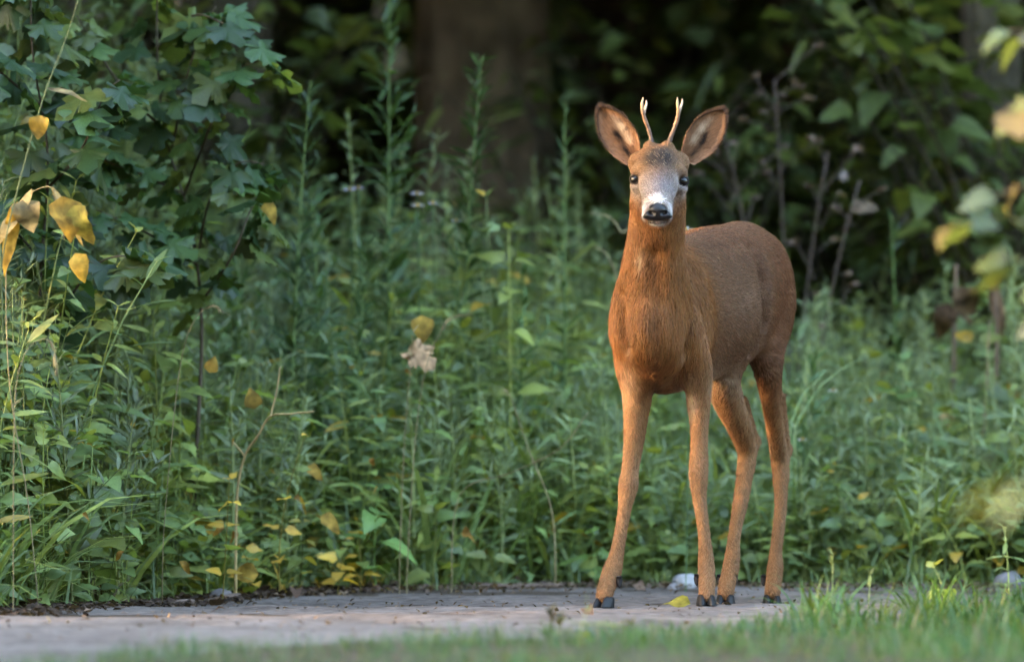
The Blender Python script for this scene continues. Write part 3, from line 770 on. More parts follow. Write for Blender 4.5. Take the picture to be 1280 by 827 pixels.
def spire(h, r=rng, branch=True, lean=.05, g=None, leafs=.055):
    """tall slender weed: upright stem, narrow leaves all along, short leafy side shoots in the upper part"""
    top = np.array([r.normal() * lean * h, r.normal() * lean * h, h]); mid = np.array([r.normal() * .02, r.normal() * .02, h * .55])
    st = bez((0, 0, 0), mid, top, 14); g = GREEN[r.integers(len(GREEN))] * 1.1 if g is None else g
    stems = [(st, np.linspace(.0050, .0014, 14), g * 1.5 + [.04, .03, 0])]; lv = []
    n = int(h * 60)
    for i in range(n):
        f = .16 + .84 * i / n; k = f * 13; i0 = min(int(k), 12); p = st[i0] + (st[i0 + 1] - st[i0]) * (k - i0)
        a = i * 2.4 + r.normal() * .3; el = r.uniform(.2, .9) + .3 * (f > .85)
        d = np.array([math.cos(a) * math.cos(el), math.sin(a) * math.cos(el), math.sin(el)])
        s = leafs * (1.25 - .75 * f) * r.uniform(.7, 1.25)
        lv.append(('lance' if f < .6 else 'thin', int(r.integers(3)), p, d, np.array([0, 0, 1.0]) + r.normal(size=3) * .2, s, g * r.uniform(.8, 1.3)))
        if branch and .32 < f < .97 and i % 2 == 0:
            L = .21 * (1.15 - f) * r.uniform(.6, 1.3); e = p + L * unit(d + [0, 0, .5]); br = bez(p, p + (e - p) * .5 - [0, 0, .006], e, 4)
            stems.append((br, np.linspace(.0014, .0006, 4), g * 1.2))
            for q in range(max(3, int(L / .014))):
                ff = (q + .5) / max(3, int(L / .014)); pp = p + (e - p) * ff; aa = r.uniform(0, 6.28)
                dd = unit(e - p) + .9 * np.array([math.cos(aa), math.sin(aa), .2])
                lv.append(('thin', int(r.integers(2)), pp, dd, np.array([0, 0, 1.0]) + r.normal(size=3) * .3, leafs * .5 * r.uniform(.6, 1.2), g * r.uniform(.85, 1.4)))
    return stems, lv
def tuft(h, n=30, spread=.5, col=None, r=rng, wid=1.0):
    lv = []
    for i in range(n):
        a = r.uniform(0, 6.28); el = r.uniform(1.35 - spread, 1.5)
        d = np.array([math.cos(a) * math.cos(el), math.sin(a) * math.cos(el), math.sin(el)])
        p = np.array([r.normal() * .018, r.normal() * .018, 0])
        c = (GREEN[r.integers(len(GREEN))] * 1.15 if col is None else col) * r.uniform(.75, 1.3)
        nn = np.array([-math.cos(a) * .9, -math.sin(a) * .9, .35]) * -1
        nn = np.array([-math.cos(a) * math.sin(el), -math.sin(a) * math.sin(el), math.cos(el)])
        lv.append(('blade', int(r.integers(3)), p, d, nn, h * r.uniform(.55, 1.15), c))
    return [], lv
def into(mb, stems, lv, loc=(0, 0, 0), rz=0.0, sc_=1.0, sides=4):
    c, s = math.cos(rz), math.sin(rz); M = np.array([[c, -s, 0], [s, c, 0], [0, 0, 1.0]])
    for pts, rad, col in stems: tube(mb, (np.asarray(pts) * sc_) @ M.T + loc, np.asarray(rad) * sc_, col, sides, cap=False)
    by = {}
    for k, v, p, d, n, s_, col in lv: by.setdefault(k, []).append((p, d, n, s_, col))
    for k, L in by.items():
        batch(mb, k, np.array([l[0] for l in L]) * sc_ @ M.T + loc, np.array([l[1] for l in L]) @ M.T, np.array([l[2] for l in L]) @ M.T + [0, -.55, 0],
              np.array([l[3] for l in L]) * sc_, np.array([l[4] for l in L]))
LEAFMESH = {}
def leaf_mesh(kind, var, col, mat):
    q = tuple(np.round(np.asarray(col) / .02).astype(int)); key = (kind, var % len(LEAVES[kind]), q, mat.name)
    if key not in LEAFMESH:
        V, F = LEAVES[kind][key[1]]; c = np.tile(np.asarray(col, float), (len(V), 1))
        if len(V) % 3 == 0 and kind != 'lobed': c[1::3] *= 1.25
        mb = MB(); mb.add(V, F, c); LEAFMESH[key] = mb.mesh('leaf', mat)
    return LEAFMESH[key]
def plant(name, recipe, loc, rz=0, scale=1.0, mat=None, split=True, leafname='leaf', sides=6):
    """an Empty at the foot of the plant; stem one mesh; every leaf an object of its own (or one mesh when tiny)"""
    stems, lv = recipe; mat = mat or M_LEAF
    root = empty(name, loc, rz, scale)
    if stems:
        mb = MB()
        for pts, rad, col in stems: tube(mb, pts, rad, col, sides, cap=False)
        kid(mb.build('stem', M_STEM, root), root)
    if split:
        for k, v, p, d, n, s, col in lv:
            o = bpy.data.objects.new(leafname, leaf_mesh(k, v, col, mat)); COL.objects.link(o); o.parent = root
            Fm = frame(d, n); m = Matrix([[*(Fm[i] * s), p[i]] for i in range(3)] + [[0, 0, 0, 1]])
            o.matrix_basis = m; kid(o, root)
    elif lv:
        mb = MB(); into(mb, [], lv); o = mb.build('foliage', mat, root); o['kind'] = 'stuff'; kid(o, root)
    return root
def at_px(px, y, py=None):
    """foot of a plant: world x at pixel column px, on the ground at depth y"""
    x = P(px, 700, y)[0]; return np.array([x, y, float(ground_z(x, y)) - .004])
def h_to(px, py, y):
    return float(P(px, py, y)[2] - ground_z(P(px, py, y)[0], y))

#SECTION_VEG
# ------------------------------------------------------------------ trees of the forest
def tree_trunk_mesh(name, r0, h, seed, col, ridges=True):
    r_ = np.random.default_rng(seed); nu, nv = 44, 26
    th = np.arange(nu) * 2 * np.pi / nu; hs = np.linspace(0, 1, nv) ** 1.25 * h
    ph = r_.uniform(0, 6.28, 8); V = []; C = []
    for z in hs:
        flare = 1 + .55 * math.exp(-z / (r0 * 1.6))
        rad = r0 * flare * (1 - .55 * z / h)
        rr = rad * (1 + .05 * np.sin(th * 3 + ph[0] + z * .2) + (.035 * np.sin(th * 11 + ph[1] + .8 * np.sin(z * 1.3)) + .03 * np.sin(th * 19 + ph[2] + 1.2 * np.sin(z * 2.1)) if ridges else 0))
        V.append(np.stack([np.cos(th) * rr + .12 * math.sin(z * .35 + ph[3]) * (z / h), np.sin(th) * rr + .10 * math.sin(z * .4 + ph[4]) * (z / h), np.full(nu, z - .15)], 1))
        moss = .5 + .5 * np.sin(th + ph[5]); C.append(col[None] * (1 - .3 * moss[:, None]) + np.array([.012, .03, .008])[None] * moss[:, None] * .6)
    mb = MB(); i, j = np.meshgrid(np.arange(nv - 1), np.arange(nu), indexing='ij'); a = (i * nu + j).ravel(); b = (i * nu + (j + 1) % nu).ravel()
    mb.add(np.concatenate(V), np.c_[a, b, b + nu, a + nu], np.concatenate(C))
    for k in range(7):                                     # limbs
        z = h * r_.uniform(.5, .92); a0 = r_.uniform(0, 6.28); L = h * r_.uniform(.22, .36)
        p0 = np.array([0, 0, z]); p2 = p0 + L * np.array([math.cos(a0), math.sin(a0), r_.uniform(.25, .8)])
        tube(mb, bez(p0, p0 + (p2 - p0) * .5 + [0, 0, -.15], p2, 7), np.linspace(r0 * .30, r0 * .06, 7), col, 7)
    return mb.mesh(name, M_BARK)
def crown_mesh(name, n, rx, rz, zc, size, seed, pal=GREEN, kind='broad'):
    r_ = np.random.default_rng(seed)
    nc = 46; cc = unit(r_.normal(size=(nc, 3))) * (r_.random((nc, 1)) ** .45) * [rx, rx, rz]
    k = r_.integers(nc, size=n); cr = r_.uniform(.45, .9, nc)[k] * rx * .36
    p = cc[k] + unit(r_.normal(size=(n, 3))) * (cr * r_.random(n) ** .5)[:, None] + [0, 0, zc]
    a = r_.uniform(0, 6.28, n); d = np.stack([np.cos(a), np.sin(a), r_.uniform(-.7, .2, n)], 1)
    nn = np.stack([r_.normal(size=n) * .6, r_.normal(size=n) * .6, np.ones(n)], 1)
    c = np.array(pal)[r_.integers(len(pal), size=n)] * r_.uniform(.6, 1.1, (n, 1))
    mb = MB(); batch(mb, kind, p, d, nn, size * r_.uniform(.7, 1.3, n), c)
    return mb.mesh(name, M_LEAF)
LEAVES['card'] = [leaf_strip([(0, .02), (.45, .36), (1, 0)], fold=.2, droop=.3), leaf_strip([(0, .02), (.5, .30), (1, 0)], fold=.1, droop=.5)]
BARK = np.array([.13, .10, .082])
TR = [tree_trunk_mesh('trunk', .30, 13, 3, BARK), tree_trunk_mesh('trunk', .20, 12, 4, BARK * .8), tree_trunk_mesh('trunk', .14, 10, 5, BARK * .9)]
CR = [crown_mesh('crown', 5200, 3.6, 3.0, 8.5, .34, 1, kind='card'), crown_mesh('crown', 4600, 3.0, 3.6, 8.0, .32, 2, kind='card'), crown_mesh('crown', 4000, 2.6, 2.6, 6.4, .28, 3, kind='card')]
CR.append(crown_mesh('crown', 1500, 2.6, 2.8, 6.0, .17, 9, kind='card')); TR.append(TR[2])  # crown thinned so sun passes through in flecks
def tree(x, y, kind, rz, s, label, group=None):
    t = empty('forest_tree', (x, y, float(ground_z(x, y))), rz, s)
    tag(t, label, 'tree', group)
    link('trunk', TR[kind], t); c = link('crown', CR[kind], t); c['kind'] = 'stuff'
    return t
tx = P(604, 300, 9.0)[0]
big = empty('forest_tree', (tx, 9.0, float(ground_z(tx, 9))))
tag(big, 'thick brown forest tree trunk standing out of focus left of the deer head', 'tree')
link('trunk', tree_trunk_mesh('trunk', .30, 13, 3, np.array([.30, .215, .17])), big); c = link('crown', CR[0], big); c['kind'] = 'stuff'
big.scale = (.80, .80, 1.0)
tx = P(1003, 200, 14)[0]
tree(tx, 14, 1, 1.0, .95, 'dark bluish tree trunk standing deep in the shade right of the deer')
LBLT = 'dark forest tree standing far back in the deep shade'
for x, y, k, s in [(-2.9, 13, 1, 1.0), (-5.5, 10, 0, 1.0), (4.6, 12, 0, 1.05), (7.5, 8, 1, 1), (-9, 16, 0, 1.1), (9, 16, 0, 1.1), (-1.0, 20, 0, 1.1), (4, 21, 1, 1.1),
                   (-6, 22, 1, 1.2), (11, 24, 0, 1.2), (-12, 25, 1, 1.2), (1.6, 28, 1, 1.2), (-4, 30, 0, 1.2), (7, 30, 0, 1.25), (2.2, 9.5, 2, 1.0), (-3.9, 5.6, 2, 1.0), (5.0, 6.2, 2, 1.05), (-7.5, 5, 1, 1), (-1.9, 8.6, 2, .9),
                   (-.2, 12.5, 1, .9), (3.0, 15, 0, 1), (-3.5, 17, 0, 1), (6.3, 16.5, 1, 1), (-8.5, 11, 1, 1), (9.5, 11, 0, 1), (1.5, 18, 1, 1), (-1.5, 25, 0, 1.2), (5, 26, 0, 1.2), (-8, 28, 0, 1.2), (9.5, 30, 1, 1.3), (1, 35, 0, 1.3), (-5, 37, 0, 1.3), (6, 38, 0, 1.3), (-4.6, 7.2, 1, .9), (-.9, 6.8, 2, 1.05), (2.6, 6.6, 2, 1.1), (6.8, 7.0, 1, .95), (3.6, 9.5, 1, 1), (-6.4, 8.5, 0, 1), (.6, 15.5, 0, 1), (-1.8, 15, 0, 1)]:
    tree(x, y, k, rng.uniform(0, 6.28), s, LBLT, 'trees of the dark forest behind the clearing')
for k in range(13):                                        # trees added unseen behind the camera to block the low sky
    tree(-21 + 3.5 * k + rng.normal() * .6, -19 - 3 * rng.random() - 5 * (k % 2), k % 2, rng.uniform(0, 6.28), rng.uniform(1.1, 1.35), 'unseen tall tree added behind the camera to block the low sky', 'sky blocking trees behind the camera')
LBLL = 'unseen young tree far to the left, placed to dapple the sun'
for x, y, k, s in [(-8.5, -3.3, 3, .50), (-9.5, -1.4, 3, .55), (-12.5, -1.6, 3, .7), (-13, -4.2, 3, .65), (-16, -3, 3, .8), (-16, -6.5, 3, .8), (-20, -5, 3, .9), (-21, -8, 3, .9)]:  # trees set out of view to break the low sun into dapples
    tree(x, y, k, rng.uniform(0, 6.28), s, LBLL, 'sun dappling young trees far to the left')
# the far wood and the shaded floor growth read as one dark mass
n = 60000
fy = rng.uniform(17, 40, n); fx = rng.uniform(-1, 1, n) * (6 + fy * .42); fz = rng.random(n) ** 1.3 * 7.5
p = np.stack([fx, fy, ground_z(fx, fy) + fz], 1); a = rng.uniform(0, 6.28, n)
mb = MB(); batch(mb, 'card', p, np.stack([np.cos(a), np.sin(a), rng.uniform(-.6, .3, n)], 1), rng.normal(size=(n, 3)) * .5 + [0, 0, 1], rng.uniform(.16, .36, n), np.array(GREEN)[rng.integers(5, size=n)] * rng.uniform(.5, .9, (n, 1)))
o = mb.build('far_wood', M_LEAF); tag(o, kind='stuff')
for sgn in (-1, 1):  # leaf walls added out of view to keep sun off the background
    n = 40000; fy = rng.uniform(4.4, 40, n); fx = sgn * (4.5 + fy * .28 + 14 * rng.random(n) ** 1.6); a = rng.uniform(0, 6.28, n)
    p = np.stack([fx, fy, ground_z(fx, fy) + rng.random(n) * 8.5], 1)
    mb = MB(); batch(mb, 'card', p, np.stack([np.cos(a), np.sin(a), rng.uniform(-.6, .3, n)], 1), rng.normal(size=(n, 3)) * .5 + [0, 0, 1], rng.uniform(.42, .78, n), np.array(GREEN)[rng.integers(5, size=n)] * rng.uniform(.5, .9, (n, 1)))
    o = mb.build('side_wood_screen', M_LEAF); tag(o, kind='stuff')
for x0, x1, y0, y1, zt, n in [(-45, 45, -46, -27, 10, 42000), (26, 34, -27, 6, 10, 16000), (-38, -30, -27, 6, 4.5, 9000), (-17, -4.6, 1.9, 5.2, 7, 26000), (-40, 40, 38, 45, 13, 60000)]:   # leaf walls added to block sky and sun; the last backs the view
    fx = rng.uniform(x0, x1, n); fy = rng.uniform(y0, y1, n); a = rng.uniform(0, 6.28, n)
    p = np.stack([fx, fy, ground_z(fx, fy) + rng.random(n) * zt], 1)
    mb = MB(); batch(mb, 'card', p, np.stack([np.cos(a), np.sin(a), rng.uniform(-.6, .3, n)], 1), rng.normal(size=(n, 3)) * .5 + [0, 0, 1], rng.uniform(.3, .7, n), np.array(GREEN)[rng.integers(5, size=n)] * rng.uniform(.5, .9, (n, 1)))
    o = mb.build('ride_wood_screen', M_LEAF); tag(o, kind='stuff')
n = 11000; fx = rng.uniform(-4.8, -2.2, n); fy = rng.uniform(-5.2, -1.95, n); a = rng.uniform(0, 6.28, n)  # unseen low foliage added to shade the near path from the sun
mb = MB(); batch(mb, 'broad', np.stack([fx, fy, ground_z(fx, fy) + rng.random(n) ** .8 * .95], 1), np.stack([np.cos(a), np.sin(a), rng.uniform(-.5, .5, n)], 1), rng.normal(size=(n, 3)) * .4 + [0, 0, 1], rng.uniform(.06, .13, n), np.array(GREEN)[rng.integers(5, size=n)] * rng.uniform(.6, 1.0, (n, 1)))
o = mb.build('wayside_screen', M_LEAF); tag(o, kind='stuff')
n = 9000; fx = rng.uniform(-3.4, -1.75, n); fy = rng.uniform(.4, 2.6, n); a = rng.uniform(0, 6.28, n)  # unseen leaf screen added to block sun and sky from the left
mb = MB(); batch(mb, 'broad', np.stack([fx, fy, ground_z(fx, fy) + rng.random(n) ** .9 * 2.1], 1), np.stack([np.cos(a), np.sin(a), rng.uniform(-.6, .4, n)], 1), rng.normal(size=(n, 3)) * .4 + [0, 0, 1], rng.uniform(.08, .16, n), np.array(GREEN)[rng.integers(5, size=n)] * rng.uniform(.5, .9, (n, 1)))
o = mb.build('thicket_screen', M_LEAF); tag(o, kind='stuff')
tree(-1.95, 1.25, 2, 5.0, .62, 'unseen small tree added so its low crown shades the left bank end')  # this and the next crowns are added out of view for shade
tree(-2.75, -.1, 2, 2.0, .74, 'unseen small tree added just left of the picture for overhead shade')
tree(2.9, 1.9, 2, 4.0, .66, 'unseen small tree added just right of the picture for overhead shade')
tree(-2.1, 2.6, 2, 1.0, .65, 'unseen small tree added outside the picture to darken the left bank end')
for k in [0, 1, 2, 3, 4, 6, 7, 8, 9, 10]:  # low crowns added above the view to deepen the shade behind
    tree(-6.5 + 1.3 * k + rng.normal() * .15, 5.3 + 1.5 * (k % 2), 2, rng.uniform(0, 6.28), rng.uniform(.62, .70), 'understory tree added so its dense low crown darkens the wood behind', 'low understory trees at the wood edge')
tree(-3.5, -1.3, 2, 2.2, .68, 'unseen small tree added over the path at left to cut skylight')  # unseen crown added to shade the left side
# bushes of the wood edge behind the weeds
def shrub_mesh(n, rx, h, size, seed, kind, pal, col_jit=(.6, 1.2)):
    r_ = np.random.default_rng(seed); stems = []; P_, D_, N_, S_, C_ = [], [], [], [], []
    for k in range(n):
        a = r_.uniform(0, 6.28); e = np.array([math.cos(a) * rx * r_.uniform(.3, 1), math.sin(a) * rx * r_.uniform(.3, 1), h * r_.uniform(.5, 1)])
        b = bez((r_.normal() * .05, r_.normal() * .05, 0), (e[0] * .25, e[1] * .25, e[2] * .75), e, 9)
        stems.append((b, np.linspace(.010, .002, 9), np.array([.05, .04, .025])))
        for q in range(22):
            f = r_.uniform(.3, 1.0) * 8; i0 = min(int(f), 7); pp = b[i0] + (b[i0 + 1] - b[i0]) * (f - i0)
            aa = r_.uniform(0, 6.28); d = np.array([math.cos(aa), math.sin(aa), r_.uniform(-.5, .35)])
            P_.append(pp + unit(d) * r_.uniform(0, .12)); D_.append(d); N_.append(np.array([r_.normal() * .35, r_.normal() * .35, 1])); S_.append(size * r_.uniform(.6, 1.3)); C_.append(pal[r_.integers(len(pal))] * r_.uniform(*col_jit))
    ms = MB()
    for pts, rad, c in stems: tube(ms, pts, rad, c, 5, cap=False)
    ml = MB(); batch(ml, kind, np.array(P_), np.array(D_), np.array(N_), np.array(S_), np.array(C_))
    return ms.mesh('stem', M_STEM), ml.mesh('foliage', M_LEAF)
SH = [shrub_mesh(20, .8, 1.9, .10, 11, 'broad', GREEN), shrub_mesh(16, .6, 1.5, .08, 12, 'nettle', GREEN), shrub_mesh(18, .7, 1.7, .13, 13, 'lance', GREEN)]
def shrub(px, y, k, s, label, group=None):
    q = at_px(px, y); t = empty('forest_shrub', q, rng.uniform(0, 6.28), s); tag(t, label, 'shrub', group)
    link('stem', SH[k][0], t); f = link('foliage', SH[k][1], t); f['kind'] = 'stuff'
    return t
for x_, y_, k_, s_ in [(-1.62, .85, 0, .75), (-2.05, 1.0, 1, .95), (-1.75, 1.8, 0, 1.0), (-2.3, 1.55, 1, 1.0), (-1.6, 2.7, 0, 1.1), (-2.9, 2.0, 0, 1.1)]:  # unseen shrubs added to keep sun and sky off the left bank
    shrub(640 + x_ / (12 + y_) * FPX, y_, k_, s_, 'unseen green shrub added beyond the left edge to shade the bank', 'shade shrubs beyond the left end of the bank')
for x_, y_, k_, s_ in [(-2.7, -1.95, 0, .5), (-3.4, -2.4, 1, .6), (-3.1, -3.3, 0, .55), (-4.1, -3.1, 0, .6), (-2.3, -2.9, 1, .5), (-4.0, -1.9, 1, .55)]:  # unseen low shrubs added to keep the sun off the near path
    shrub(640 + x_ / (12 + y_) * FPX, y_, k_, s_, 'unseen low shrub added beyond the left edge to shade the path', 'low shade shrubs beyond the left edge')
shrub(752, 6.2, 2, .85, 'soft green shrub with narrow leaves just right of the thick tree trunk')
shrub(668, 5.6, 1, .72, 'blurred leafy shrub standing in front of the thick tree trunk')
GS = 'blurred dark green shrub at the shady wood edge behind the weeds'
for px, y, k, s in [(820, 7.5, 0, .9), (900, 6.0, 1, .9), (1120, 6.5, 0, 1.0), (1210, 5.2, 2, .95), (1290, 4.6, 0, 1.0), (1040, 8.5, 0, 1.0), (430, 7.5, 1, .75), (330, 6.0, 0, .8), (180, 5.0, 0, 1.0), (60, 4.5, 2, 1.1), (-60, 5, 0, 1.0), (1400, 6, 1, 1.1), (560, 10, 0, .8), (250, 9, 0, 1.0), (960, 10.5, 0, 1.0), (1200, 9.5, 1, 1.1)]:
    shrub(px, y, k, s, GS, 'shrubs along the shady wood edge')

# ------------------------------------------------------------------ the bank of weeds behind the path
EX = [-400, 0, 100, 200, 255, 320, 400, 480, 560, 640, 720, 780, 860, 930, 1000, 1050, 1100, 1180, 1280, 1700]
EYl = [-60, -30, 0, 90, 200, 245, 245, 230, 235, 250, 262, 290, 410, 400, 390, 375, 390, 370, 330, 300]
def env(px): return np.interp(px, EX, EYl)
def px_of(x, y): return 640 + x / (CAM_D + y) * FPX
def bank_h(x, y):
    px = px_of(x, y); h = (581 - env(px)) / FPX * (CAM_D + y) + CAM_H - float(ground_z(x, y))
    return float(h)
def lit(px): return 1.0
def rise(t): return .34 + .66 * min(1, max(0, t)) ** .8
# stuff: everything that cannot be told apart singly
mb = MB(); nplants = 0
for k in range(2300):
    x = rng.uniform(-2.3, 2.4); dy = .12 + 3.4 * rng.random() ** 1.25; y = float(path_far(x)) + dy
    lf = float(np.clip((-.42 - x) / .25, 0, 1)); dim = 1 - .35 * lf  # left end spires coloured darker, standing in for shade there
    h = bank_h(x, y) * rise(dy / (1.3 + 1.0 * lf)) * rng.uniform(.55, 1.05)
    if h < .08: continue
    loc = (x, y, float(ground_z(x, y))); q = rng.random() * (1 - .35 * lf)
    if q < .26: rec = herb(h, 'nettle', int(4 + h * 9), rng.uniform(.040, .07))
    elif q < .38: rec = herb(h * .8, 'broad', int(3 + h * 6), rng.uniform(.04, .075))
    elif q < .50: rec = herb(h, 'lance', int(6 + h * 13), rng.uniform(.06, .10))
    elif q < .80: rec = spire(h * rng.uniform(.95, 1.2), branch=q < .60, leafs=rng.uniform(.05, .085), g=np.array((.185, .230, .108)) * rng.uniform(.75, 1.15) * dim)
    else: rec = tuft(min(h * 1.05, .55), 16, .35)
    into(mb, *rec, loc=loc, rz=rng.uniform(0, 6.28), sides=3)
o = mb.build('undergrowth', M_LEAF); tag(o, kind='stuff')
# low cover right at the edge of the path
mb = MB()
for k in range(650):
    x = rng.uniform(-2.1, 2.2); y = float(path_far(x)) + rng.uniform(-.02, .5) ; loc = (x, y, float(ground_z(x, y)) - .004)
    q = rng.random()
    if q < .5: rec = herb(rng.uniform(.05, .16), 'broad' if q < .25 else 'nettle', 3, rng.uniform(.03, .055), lean=.4)
    else: rec = tuft(rng.uniform(.06, .16), 10, .7)
    into(mb, *rec, loc=loc, rz=rng.uniform(0, 6.28), sides=3)
o = mb.build('ground_cover', M_LEAF); tag(o, kind='stuff')

# countable plants of the front rows
PROTO = {}
def spread_group(name, recs, count, xr, dyr, hr, label, cat, group, split=True, mat=None, leafname='leaf', avoid=None):
    protos = []
    for k in range(count):
        for _ in range(20):
            x = rng.uniform(*xr); dy = rng.uniform(*dyr); y = float(path_far(x)) + dy
            H = bank_h(x, y) * rise(dy / 1.5)
            if not split: H = min(H, .6 if x > -.4 else .4)
            if H > .1: break
        s = np.clip(H * rng.uniform(*hr), .12, .34 if 'broad' in name else 1.3)
        if k < len(recs):
            rec, h0 = recs[k]; r0 = plant(name, rec, (0, 0, 0), 0, 1, mat, split, leafname, 5); protos.append((r0, h0)); r, hh = r0, h0
        else:
            pr, hh = protos[k % len(protos)]; r = copy_tree(pr)
        tag(r, label, cat, group)
        r.location = (x, y, float(ground_z(x, y)) - .004); r.rotation_euler = (0, 0, rng.uniform(-.9, .9))
        sc1 = s / hh; r.scale = (max(sc1, .62),) * 2 + (sc1,)
        if sc1 > 1.5: r.scale = (sc1 * .8, sc1 * .8, sc1)
spread_group('nettle_plant', [(herb(.45, 'nettle', 7, .075), .45), (herb(.42, 'nettle', 6, .085, yel=.15), .42), (herb(.5, 'nettle', 8, .07), .5), (herb(.45, 'nettle', 6, .08, yel=.3), .45)], 120, (-1.35, 1.5), (.05, 1.0), (.5, .9),
             'nettle like green weed with paired toothed leaves in the bank beyond the path', 'weed', 'toothed leaved weeds in the bank')
spread_group('broadleaf_plant', [(herb(.3, 'broad', 5, .085), .3), (herb(.34, 'broad', 5, .10, yel=.2), .34), (herb(.28, 'lobed', 4, .10), .28)], 70, (-1.35, 1.5), (.03, .7), (.4, .8),
             'low green weed with broad rounded or lobed leaves near the path edge', 'weed', 'broad leaved weeds in the bank')
spread_group('willowherb_plant', [(herb(.5, 'lance', 12, .11, bare=.15), .5), (herb(.55, 'lance', 14, .10, bare=.1), .55)], 46, (-1.35, 1.4), (.08, 1.0), (.6, 1.0),
             'upright weed with long narrow drooping leaves in the bank beyond the path', 'weed', 'narrow leaved weeds in the bank')
spread_group('grass_tuft', [(tuft(.45, 26, .35), .45), (tuft(.5, 22, .3), .5), (tuft(.4, 30, .5), .4)], 90, (-1.4, 1.5), (.02, 1.0), (.5, 1.05),
             'loose tuft of long thin green grass blades among the weeds', 'grass tuft', 'tall grass tufts in the bank', split=False)

# single tall weeds one can point at
def hero_spire(px, py_top, y, label, leafs=.055, lean=.03, branch=True, g=None):
    h = h_to(px, py_top, y); t = plant('tall_weed', spire(h, branch=branch, lean=lean, leafs=leafs * 1.45, g=g), at_px(px, y), rng.uniform(0, 6.28), 1, None, split=False)
    tag(t, label, 'weed'); return t
SG = np.array([.07, .125, .045])
hero_spire(486, -14, 2.3, 'tallest spire shaped weed, reaching the top edge left of the thick trunk', .07, g=SG)
hero_spire(574, 68, 2.4, 'tall spire shaped weed standing against the left half of the thick trunk', .06, g=SG * .9)
hero_spire(709, 128, 2.3, 'slim spire shaped weed just left of the deer, right of the thick trunk', .05, branch=False, g=SG)
hero_spire(362, 98, 1.9, 'spire shaped weed alone against the dark gap right of the lobed leaf sapling', .06, g=SG * .8)
hero_spire(404, 236, 2.0, 'shorter bushy spire weed right beside the spire in the dark gap', .06, g=SG * .85)
hero_spire(437, 300, 1.9, 'short spire weed below the pale mauve flowers', .055, g=SG)
hero_spire(655, 330, 2.1, 'small spire weed in front of the foot of the thick trunk', .05, g=SG)
hero_spire(1122, 265, 3.2, 'blurred pale green spire weed right of the deer rump', .06, branch=False, g=SG * 1.1)
hero_spire(1010, 440, 2.2, 'short leafy spire weed behind the deer hind legs', .06, g=SG)
hero_spire(300, 300, 1.9, 'thin spire weed under the lobed leaf sapling', .055, g=SG * .8)

# lobed leaved sapling, upper left
def branchy(name, loc, branches, leafspec, label, cat, stemcol, mat=None, per=12, size=.10, droop=(-.7, .0), pal=GREEN, leafname='leaf', r0=.006, jit=(.75, 1.25)):
    root = empty(name, loc); tag(root, label, cat); mb = MB(); loc = np.asarray(loc)
    for i, br in enumerate(branches):
        pts = catmull(np.array([P(*b) for b in br]), 6) - loc
        tube(mb, pts, np.linspace(r0 * (1 if i == 0 else .55), r0 * .2, len(pts)), stemcol, 6)
    kid(mb.build('stem', M_STEM, root), root)
    for i, br in enumerate(branches):
        pts = catmull(np.array([P(*b) for b in br]), 6) - loc
        m = per if np.isscalar(per) else per[i]
        for q in range(m):
            f = (.35 if i == 0 else .15) + (.85 - .2 * (i == 0)) * (q + rng.random() * .5) / m; f = min(f, 1) * (len(pts) - 1); i0 = min(int(f), len(pts) - 2)
            p = pts[i0] + (pts[i0 + 1] - pts[i0]) * (f - i0); a = rng.uniform(0, 6.28)
            d = np.array([math.cos(a), math.sin(a) * .8 - .15, rng.uniform(*droop)]); s = size * rng.uniform(.65, 1.2)
            n_ = np.array([rng.normal() * .4, -.45 + rng.normal() * .4, 1.0]); c = pal[rng.integers(len(pal))] * rng.uniform(*jit)
            pp = p + unit(d) * s * .3
            mbp = None
            o = bpy.data.objects.new(leafname, leaf_mesh(leafspec, int(rng.integers(3)), c, mat or M_LEAF)); COL.objects.link(o); o.parent = root
            Fm = frame(d, n_); o.matrix_basis = Matrix([[*(Fm[k] * s), pp[k]] for k in range(3)] + [[0, 0, 0, 1]])
    return root
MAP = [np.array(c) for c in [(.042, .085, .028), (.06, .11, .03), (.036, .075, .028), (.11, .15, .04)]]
y = 1.25
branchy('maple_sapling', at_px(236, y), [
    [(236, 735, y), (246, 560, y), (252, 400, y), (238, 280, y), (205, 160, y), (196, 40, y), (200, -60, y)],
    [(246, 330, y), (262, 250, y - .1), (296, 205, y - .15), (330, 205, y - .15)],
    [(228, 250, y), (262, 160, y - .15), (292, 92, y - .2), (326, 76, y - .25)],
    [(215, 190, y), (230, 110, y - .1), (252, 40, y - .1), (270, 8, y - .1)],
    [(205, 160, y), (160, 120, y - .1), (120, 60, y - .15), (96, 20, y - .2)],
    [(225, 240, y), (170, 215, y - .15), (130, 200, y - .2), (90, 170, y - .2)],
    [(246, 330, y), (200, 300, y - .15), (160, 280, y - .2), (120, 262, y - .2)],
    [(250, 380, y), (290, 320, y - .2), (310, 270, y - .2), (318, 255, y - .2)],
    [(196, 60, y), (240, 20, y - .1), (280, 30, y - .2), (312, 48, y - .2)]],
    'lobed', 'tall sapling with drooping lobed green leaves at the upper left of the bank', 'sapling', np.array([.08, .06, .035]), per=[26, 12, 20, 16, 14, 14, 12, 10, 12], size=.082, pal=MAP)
y = .75
